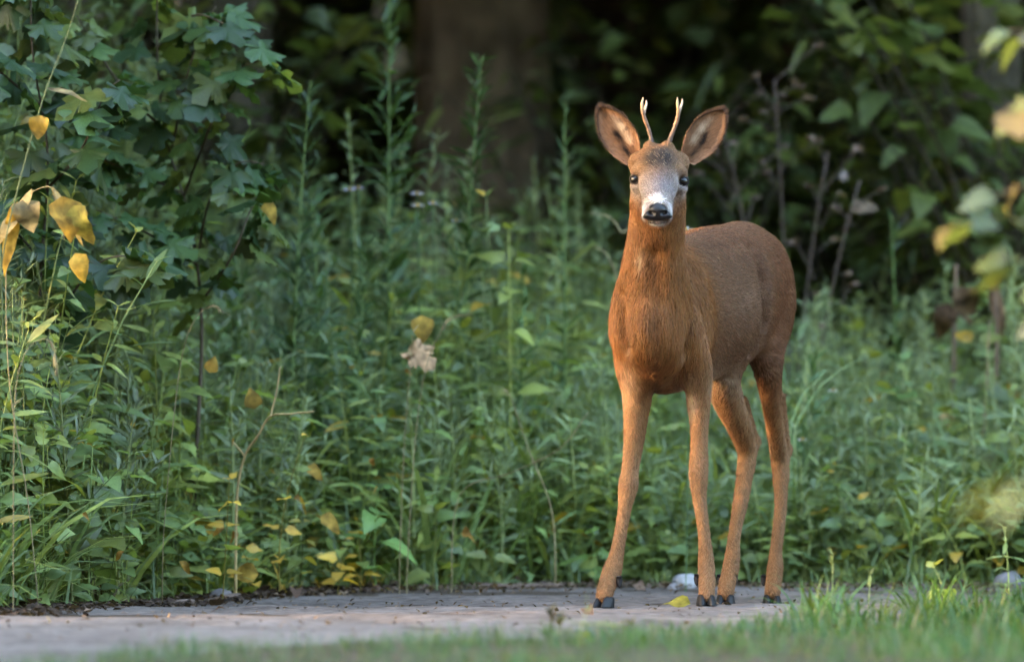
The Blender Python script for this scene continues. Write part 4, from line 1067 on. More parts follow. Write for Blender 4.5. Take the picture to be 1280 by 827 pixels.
branchy('maple_sapling', at_px(60, y), [
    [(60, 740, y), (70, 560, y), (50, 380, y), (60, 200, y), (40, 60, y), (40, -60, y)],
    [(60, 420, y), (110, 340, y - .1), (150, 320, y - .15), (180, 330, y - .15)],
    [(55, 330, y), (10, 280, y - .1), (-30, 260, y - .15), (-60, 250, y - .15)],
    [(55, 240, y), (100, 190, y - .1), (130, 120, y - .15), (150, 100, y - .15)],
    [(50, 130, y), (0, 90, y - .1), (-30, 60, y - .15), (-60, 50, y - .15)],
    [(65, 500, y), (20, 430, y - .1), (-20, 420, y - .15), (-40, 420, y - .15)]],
    'lobed', 'dark shaded sapling with lobed leaves at the left edge', 'sapling', np.array([.06, .045, .03]), per=[34, 16, 14, 14, 12, 12], size=.10, pal=[c * .8 for c in MAP])  # darker leaf copies paint in the shade of the left edge

# withered and yellow things, some coloured to stand for sun flecks
def dry_leaf(name, px, py, y, size, d, n, col, label, kind='lobed', var=0, cat='leaf', stalk=None):
    V, F = LEAVES[kind][var]; V = V.copy(); V[:, 2] += .16 * np.sin(V[:, 0] * 7 + 1) * V[:, 1] + .10 * np.sin(V[:, 1] * 9)
    y = y - (nearer(px) if y > .9 else 0)
    p = P(px, py, y); mb = MB(); c = np.tile(col, (len(V), 1)) * rng.uniform(.6, 1.2, (len(V), 1))
    mb.add(size * (V @ frame(d, n).T), F, c)
    if stalk is not None: tube(mb, bez(np.zeros(3), np.asarray(stalk) * .5 + [0, 0, .01], stalk, 5), .0012, col * .7, 5)
    o = mb.build(name, M_DRY); o.location = p; tag(o, label, cat); return o
def nearer(px): return .85 * max(0.0, 1.58 - float(path_far((px - 640) / FPX * 13)))
def stalk(name, pts, rad, col, label, cat='stalk', leaves=(), head=0, group=None, forks=()):
    """a bent dry stalk through image-measured points; optional drooping dry leaves and seed head"""
    sh = nearer(pts[0][0]) if pts[0][2] > .9 else 0
    pts = [(a, b, y - sh) for a, b, y in pts]; leaves = [(l[0], l[1], l[2] - sh) + tuple(l[3:]) for l in leaves]
    pts3 = np.array([P(*q) for q in pts]); gz = float(ground_z(pts3[0][0], pts3[0][1]))
    if pts3[0][2] - gz > .03: pts3 = np.concatenate([[[pts3[0][0] - .15 * (pts3[1][0] - pts3[0][0]), pts3[0][1] + .01, gz - .005]], pts3])
    base = pts3[0]
    root = empty(name, base); tag(root, label, cat, group)
    c = catmull(pts3, 6) - base; mb = MB(); tube(mb, c, np.linspace(rad, rad * .45, len(c)), col, 6); mb.build('stem', M_STEM, root)
    for fk in forks:
        mb = MB(); q = catmull(np.array([P(a_, b_, y_ - sh) for a_, b_, y_ in fk]), 5) - base; tube(mb, q, np.linspace(rad * .8, rad * .4, len(q)), col, 6); mb.build('branch', M_STEM, root)
    if head:
        mb = MB(); m = len(c); k0 = int(m * .72)
        for q in range(head):
            f = rng.uniform(k0, m - 1.001); i0 = int(f); p = c[i0] + (c[i0 + 1] - c[i0]) * (f - i0); a = rng.uniform(0, 6.28)
            d = unit(c[i0 + 1] - c[i0]) + .45 * np.array([math.cos(a), math.sin(a), math.sin(a * 3) * .5])
            put(mb, 'thin', 0, p, d, np.array([0, -.3, 1]), rng.uniform(.012, .022), col * rng.uniform(.8, 1.2))
        mb.build('seed_head', M_DRY, root)['kind'] = 'stuff'
    for (px, py, yy, s, d, n, cl, kd) in leaves:
        mb = MB(); V, F = LEAVES[kd][int(rng.integers(3))]; V = V.copy(); cu = .3 if kd == 'lobed' else 1.0; V[:, 2] += cu * (.9 * V[:, 1] ** 2 + .22 * np.sin(V[:, 0] * 8 + px) * (.3 + np.abs(V[:, 1])) + .5 * V[:, 1] * np.sin(V[:, 0] * 4 + py))
        mb.add(P(px, py, yy) - base + s * (V @ frame(d, n).T), F, np.asarray(cl) * rng.uniform(.55, 1.25, (len(V), 1))); mb.build('leaf', M_DRY, root)
    return root
YB = np.array((.42, .27, .05)); 
# withered blades and yellow leaves at the left edge
stalk('withered_plant', [(46, 735, 1.35), (34, 620, 1.35), (12, 480, 1.35), (8, 330, 1.35), (20, 260, 1.33), (60, 233, 1.3), (76, 262, 1.28), (80, 300, 1.28)], .0014, STRAW * .55,
      'withered plant with arching straw coloured blades and large yellow leaves at the left edge', 'withered plant',
      leaves=[(30, 250, 1.3, .065, (.3, -.2, -1), (0, -1, .1), STRAW * .8, 'broad'), (78, 248, 1.28, .085, (.25, -.2, -1), (.3, -1, .2), YB * .9, 'broad'), (92, 258, 1.27, .075, (.35, -.1, -.9), (-.3, -1, .3), np.array((.34, .27, .06)), 'nettle'),
              (40, 240, 1.3, .13, (-.6, -.1, -.8), (0, -1, .3), STRAW, 'lance'), (66, 236, 1.29, .12, (.5, 0, -.8), (0, -1, .3), STRAW * 1.1, 'lance'), (20, 255, 1.3, .14, (-.2, 0, -1), (0, -1, .3), YB * .9, 'lance')])
dry_leaf('yellow_leaf', 94, 318, 1.25, .055, (.45, -.1, -1), (.2, -1, .2), YB * 1.1, 'yellow green leaf hanging just under the large withered yellow leaf', 'broad', 1)
dry_leaf('yellow_leaf', 330, 255, 1.5, .05, (.5, -.1, -.8), (.2, -1, .4), YB, 'small yellow leaf at the right tip of the lobed leaf sapling', 'broad', 0)
stalk('reed_stalk', [(-30, 560, 1.2), (2, 330, 1.2), (23, 233, 1.2), (55, 120, 1.22), (82, 50, 1.24), (102, -14, 1.25)], .0019, np.array((.10, .12, .045)), 'long bare green stalk slanting up to the top edge at the upper left',
      leaves=[(50, 145, 1.2, .045, (-.1, -.1, -1), (0, -1, .2), YB * .6, 'broad'), (60, 110, 1.2, .07, (1, -.1, -.1), (0, -1, .4), STRAW * .7, 'lance')])
stalk('dry_twig', [(296, 625, 1.28), (306, 570, 1.26), (322, 545, 1.24), (338, 520, 1.22), (364, 517, 1.2), (392, 514, 1.18)], .0034, np.array((.34, .25, .11)), 'forked pale dry twig standing among the weeds left of the middle', 'twig', forks=[[(338, 520, 1.22), (346, 488, 1.22), (350, 458, 1.22)], [(306, 570, 1.26), (298, 560, 1.25), (291, 552, 1.25)]])
stalk('grass_stalk', [(500, 690, 1.30), (505, 560, 1.28), (512, 470, 1.26), (517, 412, 1.25)], .0013, STRAW, 'straight pale dry grass stalk standing left of the bent seeding one', head=8)
stalk('grass_stalk', [(510, 690, 1.32), (520, 540, 1.3), (535, 450, 1.28), (560, 402, 1.26), (585, 392, 1.25)], .0013, STRAW, 'pale dry grass stalk with a bent seed head in the middle of the bank', head=34)
stalk('grass_stalk', [(205, 660, 1.3), (222, 480, 1.3), (238, 410, 1.28), (262, 382, 1.27), (280, 390, 1.26)], .0012, STRAW * .75, 'pale bent grass stalk in the left of the bank under the sapling', head=26)
stalk('grass_stalk', [(18, 520, 1.1), (28, 450, 1.1), (48, 425, 1.1), (66, 430, 1.09), (70, 462, 1.08)], .0011, STRAW * .6, 'bent straw grass stalk at the left edge below the withered plant', head=20)
stalk('grass_stalk', [(690, 640, 1.4), (660, 560, 1.38), (640, 500, 1.35), (632, 488, 1.35)], .0016, STRAW, 'thin leaning dry stalk left of the deer front leg', head=6)
stalk('grass_stalk', [(574, 620, 1.3), (640, 590, 1.25), (700, 560, 1.2), (735, 515, 1.2)], .0014, STRAW * .9, 'long thin dry blade lying slantwise through the weeds left of the deer')
stalk('grass_stalk', [(792, 330, 2.2), (776, 290, 2.2), (762, 272, 2.2), (738, 266, 2.2)], .0028, STRAW, 'pale blurred drooping blade close to the left side of the deer neck')
stalk('grass_stalk', [(780, 400, 2.2), (772, 350, 2.2), (758, 318, 2.2), (742, 308, 2.2)], .0026, STRAW * .9, 'lower pale blurred blade beside the left of the deer neck')
dry_leaf('brown_leaf', 527, 395, 1.6, .06, (.1, -.2, -1), (.1, -1, .1), YB * .8, 'upright yellowish dry leaf above the bent seeding stalk', 'broad', 2)
dry_leaf('brown_leaf', 512, 432, 1.5, .075, (.8, -.2, -.6), (.2, -1, .5), np.array((.40, .25, .14)), 'curled pinkish brown dry leaf in the middle of the bank', 'lobed', 1)
dry_leaf('yellow_leaf', 322, 716, 1.30, .062, (-1, -.2, .05), (-.2, -.9, .6), YB * 1.25, 'big yellow leaf low at the path edge, coloured bright for sunlight', 'broad', 0)  # yellow leaf, its colour brightened to stand for sun on it
dry_leaf('yellow_leaf', 402, 645, 1.30, .05, (.9, -.2, -.5), (.1, -.9, .7), YB * 1.1, 'yellow leaf hanging low right of the forked twig', 'broad', 1)
dry_leaf('yellow_leaf', 375, 620, 1.30, .04, (.4, -.2, -.9), (.1, -.9, .3), YB * 1.1, 'small narrow yellow leaf right under the forked twig', 'lance', 1)
dry_leaf('yellow_leaf', 385, 583, 1.30, .04, (.8, -.2, -.5), (.1, -.9, .5), YB, 'small yellow leaf just right of the forked twig', 'broad', 1)
dry_leaf('yellow_leaf', 318, 510, 1.35, .045, (-.2, -.2, 1), (.1, -.9, .2), YB * .9, 'little yellow green leaf above the fork of the dry twig', 'broad', 2)
dry_leaf('yellow_leaf', 262, 465, 1.30, .035, (.3, -.2, .9), (.1, -.9, .2), YB, 'tiny yellow leaf upright in the bank left of the forked twig', 'broad', 2)
t = plant('dry_and_fleck_tuft', tuft(.09, 34, .9, col=YB * 1.1), at_px(432, 1.38), 0, 1, M_DRY, split=False); tag(t, 'small tuft of dry grass coloured gold for sunlight at the path edge', 'grass tuft')  # dry grass coloured gold to stand for sunlight
for px, yy, lb in [(300, .98, 'added tuft coloured as a sun fleck under the forked twig'), (352, 1.12, 'added tuft coloured as a sun fleck right of the big low yellow leaf'), (392, 1.24, 'added tuft coloured as a sun fleck halfway to the dry grass tuft'), (468, 1.40, 'added tuft coloured as a sun fleck right of the dry grass tuft')]:  # gold tufts added in place of sun flecks
    t = plant('dry_and_fleck_tuft', tuft(rng.uniform(.05, .10), 16, .9, col=YB * 1.1), at_px(px, yy), 0, 1, M_DRY, split=False); tag(t, lb, 'grass tuft')
YP = [np.array((.50, .33, .05)), np.array((.56, .36, .06)), np.array((.34, .30, .06))]  # yellow leaf colours painting the sun flecks low on the bank
for px, yy, h_, lb in [(278, .72, .26, 'added weed coloured as a sun fleck left of the forked twig foot'), (322, .95, .14, 'low added weed coloured as a sun fleck above the big yellow leaf'), (350, 1.02, .34, 'tall added weed coloured as a sun fleck right behind the forked twig'), (372, 1.10, .20, 'added weed coloured as a sun fleck right of the big yellow leaf'), (422, 1.22, .12, 'added weed coloured as a bright sun fleck left of the dry grass tuft'), (450, 1.30, .16, 'added weed coloured as a bright sun fleck right of the dry grass tuft')]:  # weeds added at the sun flecks, their yellow standing for the light
    st_, lv_ = herb(h_, 'broad' if px % 4 else 'nettle', 5, .042, lean=.3, pal=YP, yel=0)
    t = plant('fleck_weed', ([(p_, r_ * .7, c_ * [.30, .38, .5]) for p_, r_, c_ in st_], [l_ if rng.random() < .7 else l_[:6] + (GREEN[1],) for l_ in lv_]), at_px(px, yy)); tag(t, lb, 'weed')
t = plant('dry_and_fleck_tuft', tuft(.13, 26, .6, col=STRAW * .55), at_px(130, .30), 0, 1, M_DRY, split=False); tag(t, 'drooping brownish dry tuft in the dark left bottom corner of the bank', 'grass tuft')
# scattered yellowing leaves hanging in the left half
for k in range(15):
    px = rng.uniform(60, 480) if k < 12 else rng.uniform(480, 760); py = rng.uniform(430, 710); yy = 1.15 + .25 * rng.random() + (735 - py) / 640 * .5 - nearer(px)
    V, F = LEAVES['broad' if k % 3 else 'lance'][k % 3]
    if k < 6:
        V = V.copy(); V[:, 2] += .9 * V[:, 1] * np.sin(V[:, 0] * 5 + k) + 1.2 * V[:, 1] ** 2 - .3 * V[:, 0] ** 2; mb = MB(); mb.add(V * .024, F, YB * rng.uniform(.5, 1.1) * [1, rng.uniform(.75, 1.05), .9]); LEAFMESH['y%d' % k] = mb.mesh('yellow_leaf', M_DRY)
    o = link('yellow_leaf', LEAFMESH['y%d' % (k % 6)]); o.location = P(px, py, yy); a = rng.uniform(0, 6.28); s = rng.uniform(.014, .032)
    Fm = frame((math.cos(a), -.2, -.6 + .5 * math.sin(a)), (.2 * math.sin(a), -.8, .5)); M = Matrix([[*(Fm[i])] for i in range(3)]); o.rotation_euler = M.to_euler(); s /= .024; o.scale = (s, s * rng.uniform(.6, 1), s)
    tag(o, 'small yellowing leaf hanging among the green weeds of the bank', 'leaf', 'small yellow leaves among the weeds')
# pale mauve flowers
def flower(px, py, y, s, label, col):
    q = P(px, py, y); root = empty('wild_flower', at_px(px, y)); tag(root, label, 'flower'); b = np.array(root.location)
    mb = MB(); tube(mb, bez(np.zeros(3), (q - b) * .5 + [.01, 0, .02], q - b, 8), .0012, SG, 5); mb.build('stem', M_STEM, root)
    mb = MB()
    for k in range(14):
        a = k * .449; put(mb, 'thin', 0, q - b, np.array([math.cos(a), math.sin(a) * .6 - .3, .35 + .1 * math.sin(k * 5)]), np.array([0, -1, .6]), s, np.asarray(col) * rng.uniform(.85, 1.1))
    o = mb.build('petals', M_DRY, root)
    mb = MB(); ball(mb, q - b + [0, -.004, .003], (.004, .004, .004), YB); mb.build('flower_centre', M_DRY, root)
MV = (.52, .46, .68)
flower(437, 238, 2.2, .014, 'left one of the two pale mauve flowers beside the tallest spire weed', MV)
flower(448, 236, 2.2, .013, 'right one of the two pale mauve flowers beside the tallest spire weed', MV)
flower(521, 243, 2.2, .015, 'upper whitish flower cluster left of the thick trunk foot', (.6, .58, .66))
flower(522, 258, 2.2, .014, 'lower whitish flower under the upper one left of the thick trunk foot', (.6, .58, .6))
flower(541, 255, 2.2, .011, 'small mauve flower right of the whitish flower cluster', MV)
flower(570, 277, 2.1, .012, 'small white flower in front of the left foot of the thick trunk', (.66, .66, .68))
flower(857, 288, 1.2, .018, 'white flower bud showing between the deer neck and its back', (.75, .74, .68))
flower(1041, 489, 2.2, .012, 'tiny white flower among the weeds right of the deer hind legs', (.6, .6, .62))
flower(1003, 550, 2.0, .010, 'tiny white flower close to the deer hind leg', (.6, .6, .62))
# low leafy stems with bigger leaves in front of the trunk foot
t = plant('leafy_shoot', herb(h_to(640, 285, 2.0), 'broad', 9, .075, lean=.02, yel=.0), at_px(640, 2.0)); tag(t, 'leafy shoot with large rounded leaves in front of the foot of the thick trunk', 'shoot')
t = plant('leafy_shoot', herb(h_to(612, 245, 2.1), 'broad', 9, .06, lean=.02, yel=.3), at_px(615, 2.1)); tag(t, 'taller leafy shoot with some curled yellowish leaves before the thick trunk', 'shoot')
BG = [np.array((.13, .21, .05)), np.array((.11, .185, .05))]
t = plant('leafy_shoot', herb(h_to(1120, 450, 2.4), 'broad', 6, .085, lean=.02, pal=BG, yel=0), at_px(1115, 2.4)); tag(t, 'bright light green leafy shoot right of the deer', 'shoot')
t = plant('leafy_shoot', herb(h_to(742, 672, .9) , 'lobed', 3, .06, lean=.05, pal=BG, yel=0), at_px(745, 1.4)); tag(t, 'small pale green seedling at the path edge beside the deer front hoof', 'shoot')
t = plant('leafy_shoot', herb(.17, 'broad', 2, .085, lean=.2, yel=0), at_px(540, 1.45)); tag(t, 'low shoot with one long pale leaf over the path edge left of the deer', 'shoot')
t = plant('leafy_shoot', herb(h_to(470, 610, 1.35), 'broad', 4, .075, lean=.05, pal=BG, yel=0), at_px(470, 1.35)); tag(t, 'light green shoot with heart shaped leaves low in the middle of the bank', 'shoot')

# dry umbels and stalks at the right, out of focus
def umbel(px, pytop, y, rad, rays, label, leanpx=0, col=np.array((.13, .092, .075))):
    q = P(px + leanpx, pytop, y); root = empty('dry_umbel', at_px(px, y)); tag(root, label, 'dried plant'); b = np.array(root.location); e = q - b
    mb = MB(); tube(mb, bez(np.zeros(3), e * [.2, .2, .6], e, 8), np.linspace(.0032, .0019, 8), col, 6)
    hb = MB()
    for k in range(rays):
        a = k * 2.4; el = rng.uniform(.3, 1.2); d = np.array([math.cos(a) * math.cos(el), math.sin(a) * math.cos(el), math.sin(el)]); st = e * rng.uniform(.55, 1.0)
        tip = st + d * rad * rng.uniform(.6, 1.3)
        tube(mb, bez(st, st + (tip - st) * .5 + [0, 0, .01], tip, 4), .0012, col, 4)
        for q_ in range(9):
            a2 = rng.uniform(0, 6.28); put(hb, 'broad', 0, tip, np.array([math.cos(a2), math.sin(a2), rng.uniform(-.2, .8)]), rng.normal(size=3) + [0, 0, 1], rng.uniform(.010, .022), np.array((.22, .16, .13)) * rng.uniform(.6, 1.5))
    mb.build('stem', M_STEM, root); hb.build('seed_head', M_DRY, root)['kind'] = 'stuff'
umbel(990, 100, 3.6, .14, 11, 'dried brown umbel plant with spreading seed heads right of the deer ears', -22)
umbel(975, 150, 3.9, .15, 9, 'leaning dried stalk crossing behind the right ear of the deer', -75)
umbel(985, 190, 3.5, .11, 7, 'dried brown umbel leaning right over the deer rump', 50)
umbel(1000, 225, 3.4, .07, 5, 'dried stalk with pale curled heads right of the deer rump', 75)
dry_leaf('pale_seed_head', 1054, 226, 3.2, .030, (.1, 0, 1), (0, -1, .2), np.array((.26, .22, .21)), 'upright pale seed head at the tip of a dried stalk', 'broad', 0, 'seed head')
dry_leaf('pale_seed_head', 1066, 262, 3.2, .065, (1, 0, .35), (0, -.8, .6), np.array((.22, .16, .11)), 'curled tan dry leaf right of the pale seed head', 'broad', 1, 'leaf')
stalk('dry_stalk', [(1226, 640, 2.6), (1230, 540, 2.6), (1234, 470, 2.6), (1237, 400, 2.6)], .0042, np.array((.28, .19, .11)), 'brown dry stalk standing upright near the right edge')
stalk('dry_stalk', [(1190, 640, 3.2), (1192, 480, 3.2), (1193, 420, 3.2), (1195, 330, 3.2)], .009, np.array((.22, .15, .10)), 'thicker blurred brown stalk left of the brown dry stalk',
      leaves=[(1186, 380, 3.2, .09, (-.3, 0, -1), (0, -1, .2), np.array((.15, .09, .055)), 'broad'), (1200, 360, 3.2, .10, (.4, 0, -1), (0, -1, .2), np.array((.16, .10, .06)), 'broad')])
stalk('dry_stalk', [(1246, 480, 3.0), (1246, 420, 3.0), (1243, 360, 3.0), (1240, 320, 3.0)], .007, np.array((.20, .13, .09)), 'blurred brown stalk with hanging dry leaves at the right edge',
      leaves=[(1240, 350, 3.0, .15, (.2, 0, -1), (0, -1, .2), np.array((.24, .15, .09)), 'lance')])
stalk('grass_stalk', [(990, 560, 1.9), (1010, 505, 1.9), (1040, 470, 1.9), (1078, 447, 1.9)], .003, np.array((.20, .28, .12)), 'long green grass blade slanting up right of the deer hind legs')
stalk('grass_stalk', [(985, 560, 1.9), (1000, 500, 1.9), (1018, 480, 1.9), (1032, 463, 1.9)], .003, np.array((.20, .28, .12)), 'shorter slanting green grass blade right of the deer hind legs')
dry_leaf('yellow_leaf', 1183, 512, 2.7, .045, (.2, 0, -1), (0, -1, .2), np.array((.6, .4, .2)), 'pale orange blurred leaf near the right edge', 'broad', 0)
# leafy branches close to the right edge, out of focus
y = -3.2
branchy('hanging_bush', at_px(1385, y), [
    [(1385, 700, y), (1372, 480, y), (1368, 330, y), (1362, 200, y), (1375, 60, y)],
    [(1366, 340, y), (1310, 300, y), (1255, 270, y), (1190, 282, y)],
    [(1364, 260, y), (1310, 230, y), (1270, 235, y), (1225, 255, y)],
    [(1366, 180, y), (1320, 130, y), (1280, 125, y), (1240, 150, y)],
    [(1366, 120, y), (1330, 60, y), (1290, 40, y), (1240, 40, y)],
    [(1368, 420, y), (1320, 380, y), (1285, 330, y), (1250, 322, y)]],
    'broad', 'blurred hanging spray of yellow green leaves close to the camera at the right edge', 'bush', np.array([.10, .07, .045]), per=[6, 8, 6, 6, 6, 6], size=.062,
    pal=[np.array((.06, .08, .025)), np.array((.08, .095, .028)), np.array((.05, .07, .028)), np.array((.13, .095, .025))], r0=.004)
y = -6.6
branchy('near_branch', at_px(1500, y), [
    [(1500, 1000, y), (1460, 760, y), (1420, 650, y), (1340, 610, y), (1270, 602, y)]],
    'lance', 'very blurred pale green leaves reaching in from the right edge, close to the camera', 'branch', np.array([.12, .14, .06]), per=[9], size=.062, droop=(-.3, .1), pal=[np.array((.10, .13, .06))], r0=.002)

# ------------------------------------------------------------------ path side things
def stone(px, py, y, r, label, group=None, col=(.16, .145, .14)):
    mb = MB(); ball(mb, np.zeros(3), (1, 1, 1), np.asarray(col), 14, 9); V = mb.V[0]
    s_ = rng.normal(size=(3, 3)) * 2.2; V *= (1 + .07 * np.sin(V @ s_).sum(1) + .03 * np.sin(V @ s_ * 3.1).sum(1))[:, None]; mb.V[0] = V * np.array(r)
    o = mb.build('stone', M_STONE); x = P(px, py, y)[0]; o.location = (x, y, path_z(x, y) + r[2] * .25); o.rotation_euler = (0, 0, rng.uniform(0, 6))
    tag(o, label, 'stone', group); return o
stone(858, 730, 1.42, (.036, .028, .026), 'largest pale stone at the far path edge behind the deer legs', col=(.26, .25, .25))
stone(843, 735, 1.40, (.018, .015, .014), 'smaller pale stone just left of the largest pale stone', col=(.22, .20, .20))
stone(276, 745, .85, (.028, .02, .022), 'grey stone at the path edge left of the yellow leaf', col=(.12, .105, .10))
stone(1262, 722, 1.6, (.05, .03, .025), 'grey stone at the far path edge near the right edge', col=(.13, .12, .12))
stone(1150, 738, 1.3, (.02, .018, .012), 'small flat grey stone on the path toward the right', col=(.12, .11, .11))
LIT = []
for k in range(5):
    V, F = LEAVES['broad' if k < 3 else 'lance'][k % 3]; V = V.copy(); V[:, 2] += .5 * V[:, 1] ** 2 + .25 * np.sin(V[:, 0] * 5 + k) * .4
    mb = MB(); mb.add(V, F, [np.array((.10, .06, .04)), np.array((.16, .10, .07)), np.array((.07, .045, .035)), np.array((.22, .15, .10)), np.array((.30, .20, .10))][k]); LIT.append(mb.mesh('fallen_leaf', M_DRY))
for k in range(120):
    x = rng.uniform(-1.35, 1.35); f = rng.random()
    y = float(path_far(x)) - abs(rng.normal()) * .22 + .06 if f < .85 else rng.uniform(-1.3, 1.2)
    o = link('fallen_leaf', LIT[rng.integers(5)]); s = rng.uniform(.014, .036); o.scale = (s, s, s * rng.uniform(.7, 1.4)); o.location = (x, y, path_z(x, y) + .006 + .2 * s)
    o.rotation_euler = (rng.normal() * .25, rng.normal() * .25, rng.uniform(0, 6.28)); tag(o, 'small dry brown leaf fallen along the far edge of the path', 'leaf', 'fallen dry leaves on the path')
n = 9000; mb = MB()
x = rng.uniform(-1.6, 1.6, n); y = np.where(rng.random(n) < .86, path_far(x) + .25 - np.abs(rng.normal(size=n)) * .30, rng.uniform(-2.2, 1.6, n))
a = rng.uniform(0, 6.28, n); p = np.stack([x, y, ground_z(x, y) + .007 + rng.random(n) * .006], 1)
batch(mb, 'card', p, np.stack([np.cos(a), np.sin(a), rng.normal(size=n) * .25], 1), rng.normal(size=(n, 3)) * .3 + [0, 0, 1], rng.uniform(.004, .016, n), np.array([(.10, .070, .052)]) * rng.uniform(.5, 2.6, (n, 1)))
n = 7000; x = rng.uniform(-1.4, -.25, n); y = path_far(x) + .12 - np.abs(rng.normal(size=n)) * .28 * np.clip((-.15 - x) / .5, .3, 1.3); a = rng.uniform(0, 6.28, n)  # denser dark litter, also there to darken the left path edge
batch(mb, 'card', np.stack([x, y, ground_z(x, y) + .007 + rng.random(n) * .008], 1), np.stack([np.cos(a), np.sin(a), rng.normal(size=n) * .3], 1), rng.normal(size=(n, 3)) * .3 + [0, 0, 1], rng.uniform(.008, .026, n), np.array([(.055, .036, .026)]) * rng.uniform(.4, 1.8, (n, 1)))
o = mb.build('leaf_litter', M_DRY); tag(o, kind='stuff')
o = dry_leaf('yellow_leaf', 862, 762, -.35, .050, (-1, .1, .0), (0, -.5, 1), np.array((.15, .15, .025)), 'bright yellow green leaf lying on the path between the deer front legs', 'broad', 0)
o.location.z = path_z(o.location.x, -.35) + .014; o.rotation_euler = (R(25), R(10), 0); o.scale = (1, .42, 1)
def stick(pts, r_, label):
    q = [np.array([P(a, 700, b)[0], b, 0]) for a, b in pts]
    q = np.array([[v[0], v[1], path_z(v[0], v[1]) + r_ * 1.2] for v in q]); base = q[0].copy(); mb = MB()
    tube(mb, catmull(q - base, 4) + rng.normal(size=(len(pts) * 4 - 3, 3)) * .0012, r_, np.array((.14, .10, .08)), 7); o = mb.build('stick', M_BARK); o.location = base; tag(o, label, 'stick')
stick([(195, .42), (235, .56), (262, .70), (300, .86)], .006, 'thin brown stick lying along the far path edge at the left')
stick([(600, 1.45), (640, 1.40), (670, 1.43), (700, 1.40)], .005, 'thin brown stick lying at the far path edge left of the deer')

# ------------------------------------------------------------------ grass verge in front
n = 42000; mb = MB()
x = rng.uniform(-1.4, 1.4, n); y = path_near(x) + .2 - rng.random(n) ** 1.3 * 2.6
pn = np.sin(x * 9 + 2 * np.sin(y * 5)) * np.sin(y * 7 + 1.3 * np.sin(x * 6)); keep = (pn + rng.normal(size=n) * .4 > -.15) & (y > -5)
x, y = x[keep], y[keep]; n = len(x)
a = rng.uniform(0, 6.28, n); el = rng.uniform(.75, 1.5, n)
d = np.stack([np.cos(a) * np.cos(el), np.sin(a) * np.cos(el), np.sin(el)], 1); nn = np.stack([-np.cos(a) * np.sin(el), -np.sin(a) * np.sin(el), np.cos(el)], 1)
hs = rng.uniform(.018, .044, n) * (1 + .85 * np.clip((x - .42) / .35, 0, 1)) * (1 + .35 * np.sin(x * 7 + 1) * np.sin(y * 5))
c = np.array([(.036, .086, .017)]) * rng.uniform(.6, 1.4, (n, 1)); dr = rng.random(n) < .10; c[dr] = STRAW * .5
c[(rng.random(n) < .08)] = np.array((.11, .14, .03))
batch(mb, 'blade', np.stack([x, y, ground_z(x, y) - .003], 1), d, nn, hs, c)
n = 30000; x = rng.uniform(-2.8, 2.8, n); y = rng.uniform(-8.5, -.9, n); kp = (y < path_near(x) + .1) & ((np.abs(x) > 1.35) | (y < -4.6)); x, y = x[kp], y[kp]; n = len(x)
a = rng.uniform(0, 6.28, n); el = rng.uniform(.75, 1.5, n)
d = np.stack([np.cos(a) * np.cos(el), np.sin(a) * np.cos(el), np.sin(el)], 1); nn = np.stack([-np.cos(a) * np.sin(el), -np.sin(a) * np.sin(el), np.cos(el)], 1)
batch(mb, 'blade', np.stack([x, y, ground_z(x, y) - .003], 1), d, nn, rng.uniform(.03, .07, n), np.array([(.036, .086, .017)]) * rng.uniform(.6, 1.4, (n, 1)))
o = mb.build('grass', M_LEAF); tag(o, kind='stuff')
# taller single tufts at the right and a few weeds in the verge
GT = [plant('verge_tuft', tuft(.15, 26, .5, col=np.array((.060, .115, .028))), (0, 0, 0), 0, 1, None, split=False), plant('verge_tuft', tuft(.13, 24, .7, col=np.array((.085, .13, .030))), (0, 0, 0), 0, 1, None, split=False)]
for k in range(46):
    px = rng.uniform(930, 1300) if k < 38 else rng.uniform(560, 900); y = rng.uniform(-1.25, -.75) if px > 930 else rng.uniform(-2.5, -1.9)
    t = GT[k] if k < 2 else copy_tree(GT[k % 2]); x = P(px, 700, y)[0]
    t.location = (x, y, float(ground_z(x, y)) - .004); t.rotation_euler = (0, 0, rng.uniform(0, 6.28)); s = rng.uniform(.40, .88) * (1.0 if px > 975 else .45); t.scale = (s, s, s)
    tag(t, 'green tuft of grass on the near verge of the path', 'grass tuft', 'grass tufts on the near verge')
t = plant('verge_weed', herb(.055, 'lance', 3, .06, lean=.2, pal=GREEN, yel=0), at_px(722, -2.2)); tag(t, 'broad bladed green weed in the near verge below the deer front legs', 'weed')
t = plant('verge_weed', herb(.10, 'broad', 3, .045, lean=.2, pal=GREEN, yel=0), at_px(1185, -.75)); tag(t, 'small dark green leafy weed in the verge at the right', 'weed')
t = plant('verge_weed', herb(.17, 'lance', 6, .05, lean=.05, pal=GREEN, yel=0), at_px(1262, -.7)); tag(t, 'upright dark weed in the verge at the right edge', 'weed')
BRN = np.array((.16, .08, .05))
for px, py, lb in [(688, 764, 'left'), (700, 772, 'middle'), (790, 782, 'right')]:
    stalk('seed_stalk', [(px + 4, 812, -1.75), (px + 3, 800, -1.75), (px + 1, 785, -1.75), (px, py, -1.75)], .0016, np.array((.12, .10, .05)), lb + 'most brown seed head stalk rising from the near verge' if lb != 'middle' else 'middle brown seed head stalk rising from the near verge', head=30)
for px, py, lb in [(1041, 690, 'taller green flowering grass stalk at the path edge right of the deer'), (1088, 720, 'shorter green flowering grass stalk right of the taller one')]:
    stalk('grass_stalk', [(px - 4, 775, -.8), (px - 2, 750, -.8), (px, 720, -.8), (px, py, -.8)], .0011, np.array((.2, .25, .10)), lb, head=22)

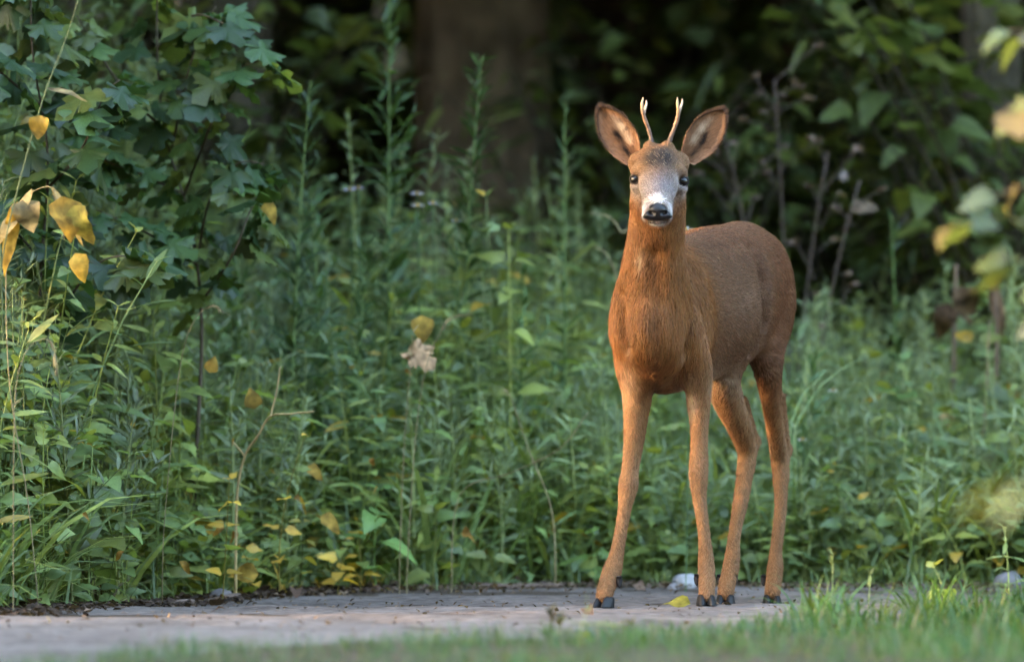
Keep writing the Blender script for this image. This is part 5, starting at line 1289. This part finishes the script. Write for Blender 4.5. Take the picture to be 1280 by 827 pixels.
# ------------------------------------------------------------------ labels that single out the members of each group
bpy.context.view_layer.update()
ZONES = [(0, 'beyond the left edge'), (60, 'at the left edge'), (170, 'under the withered leaves'), (290, 'below the lobed sapling'), (420, 'around the forked twig'), (540, 'below the tallest spire'), (640, 'before the thick trunk'),
         (745, 'left of the deer'), (830, 'behind the front hoof'), (930, 'behind the deer legs'), (1010, 'beside the hind legs'), (1100, 'right of the deer'), (1190, 'near the bright shoot'), (1290, 'toward the right edge'), (99999, 'beyond the right edge')]
ORD = ['leftmost', 'second from left', 'third from left', 'fourth from left', 'fifth from left', 'sixth from left', 'seventh from left', 'eighth from left', 'ninth from left', 'tenth from left']
def distinct(group, noun, sized=None, deep=None, words=('by the path', 'farther back')):
    keys = {}
    for o in sc.objects:
        if o.parent is None and o.get('group') == group:
            x, y, z = o.location; px = px_of(x, y); zone = next(t for lim, t in ZONES if px < lim)
            sz = '' if sized is None else ('short ' if o.scale.z < sized[0] else 'tall ' if o.scale.z > sized[1] else 'medium ')
            dp = '' if deep is None else ' ' + words[int(deep(x, y, z))]
            keys.setdefault(sz + noun + dp + ' ' + zone, []).append((px, o))
    for k, L in keys.items():
        L.sort(key=lambda t: t[0])
        for i, (px, o) in enumerate(L):
            o['label'] = k if len(L) == 1 else ('rightmost ' if i == len(L) - 1 else (ORD[i] if i < 10 else 'one farther right') + ' ') + k if i < 10 or i == len(L) - 1 else 'one of many ' + k
far = lambda x, y, z: y - float(path_far(x)) > .4
distinct('toothed leaved weeds in the bank', 'toothed green weed', (.9, 1.2), far)
distinct('broad leaved weeds in the bank', 'broad leaved weed', (.8, 1.2), far)
distinct('narrow leaved weeds in the bank', 'narrow leaved weed', (.9, 1.2), far)
distinct('tall grass tufts in the bank', 'thin grass tuft', (.8, 1.1), far)
distinct('shrubs along the shady wood edge', 'blurred dark shrub', None, lambda x, y, z: y > 7, ('near the wood edge', 'deep in the shade'))
distinct('small yellow leaves among the weeds', 'small yellow leaf', None, lambda x, y, z: z > .25, ('low down', 'high up'))
distinct('fallen dry leaves on the path', 'fallen brown leaf', (.02, .03), lambda x, y, z: y > 1.3, ('out on the path', 'along the far edge'))
distinct('grass tufts on the near verge', 'green verge tuft', (.4, .6), lambda x, y, z: y > -1.0, ('in the foreground', 'at the near path edge'))
distinct('trees of the dark forest behind the clearing', 'dark forest tree', None, lambda x, y, z: y > 18, ('in the shade', 'far back'))
distinct('low understory trees at the wood edge', 'added shade tree with low crown', None, None)
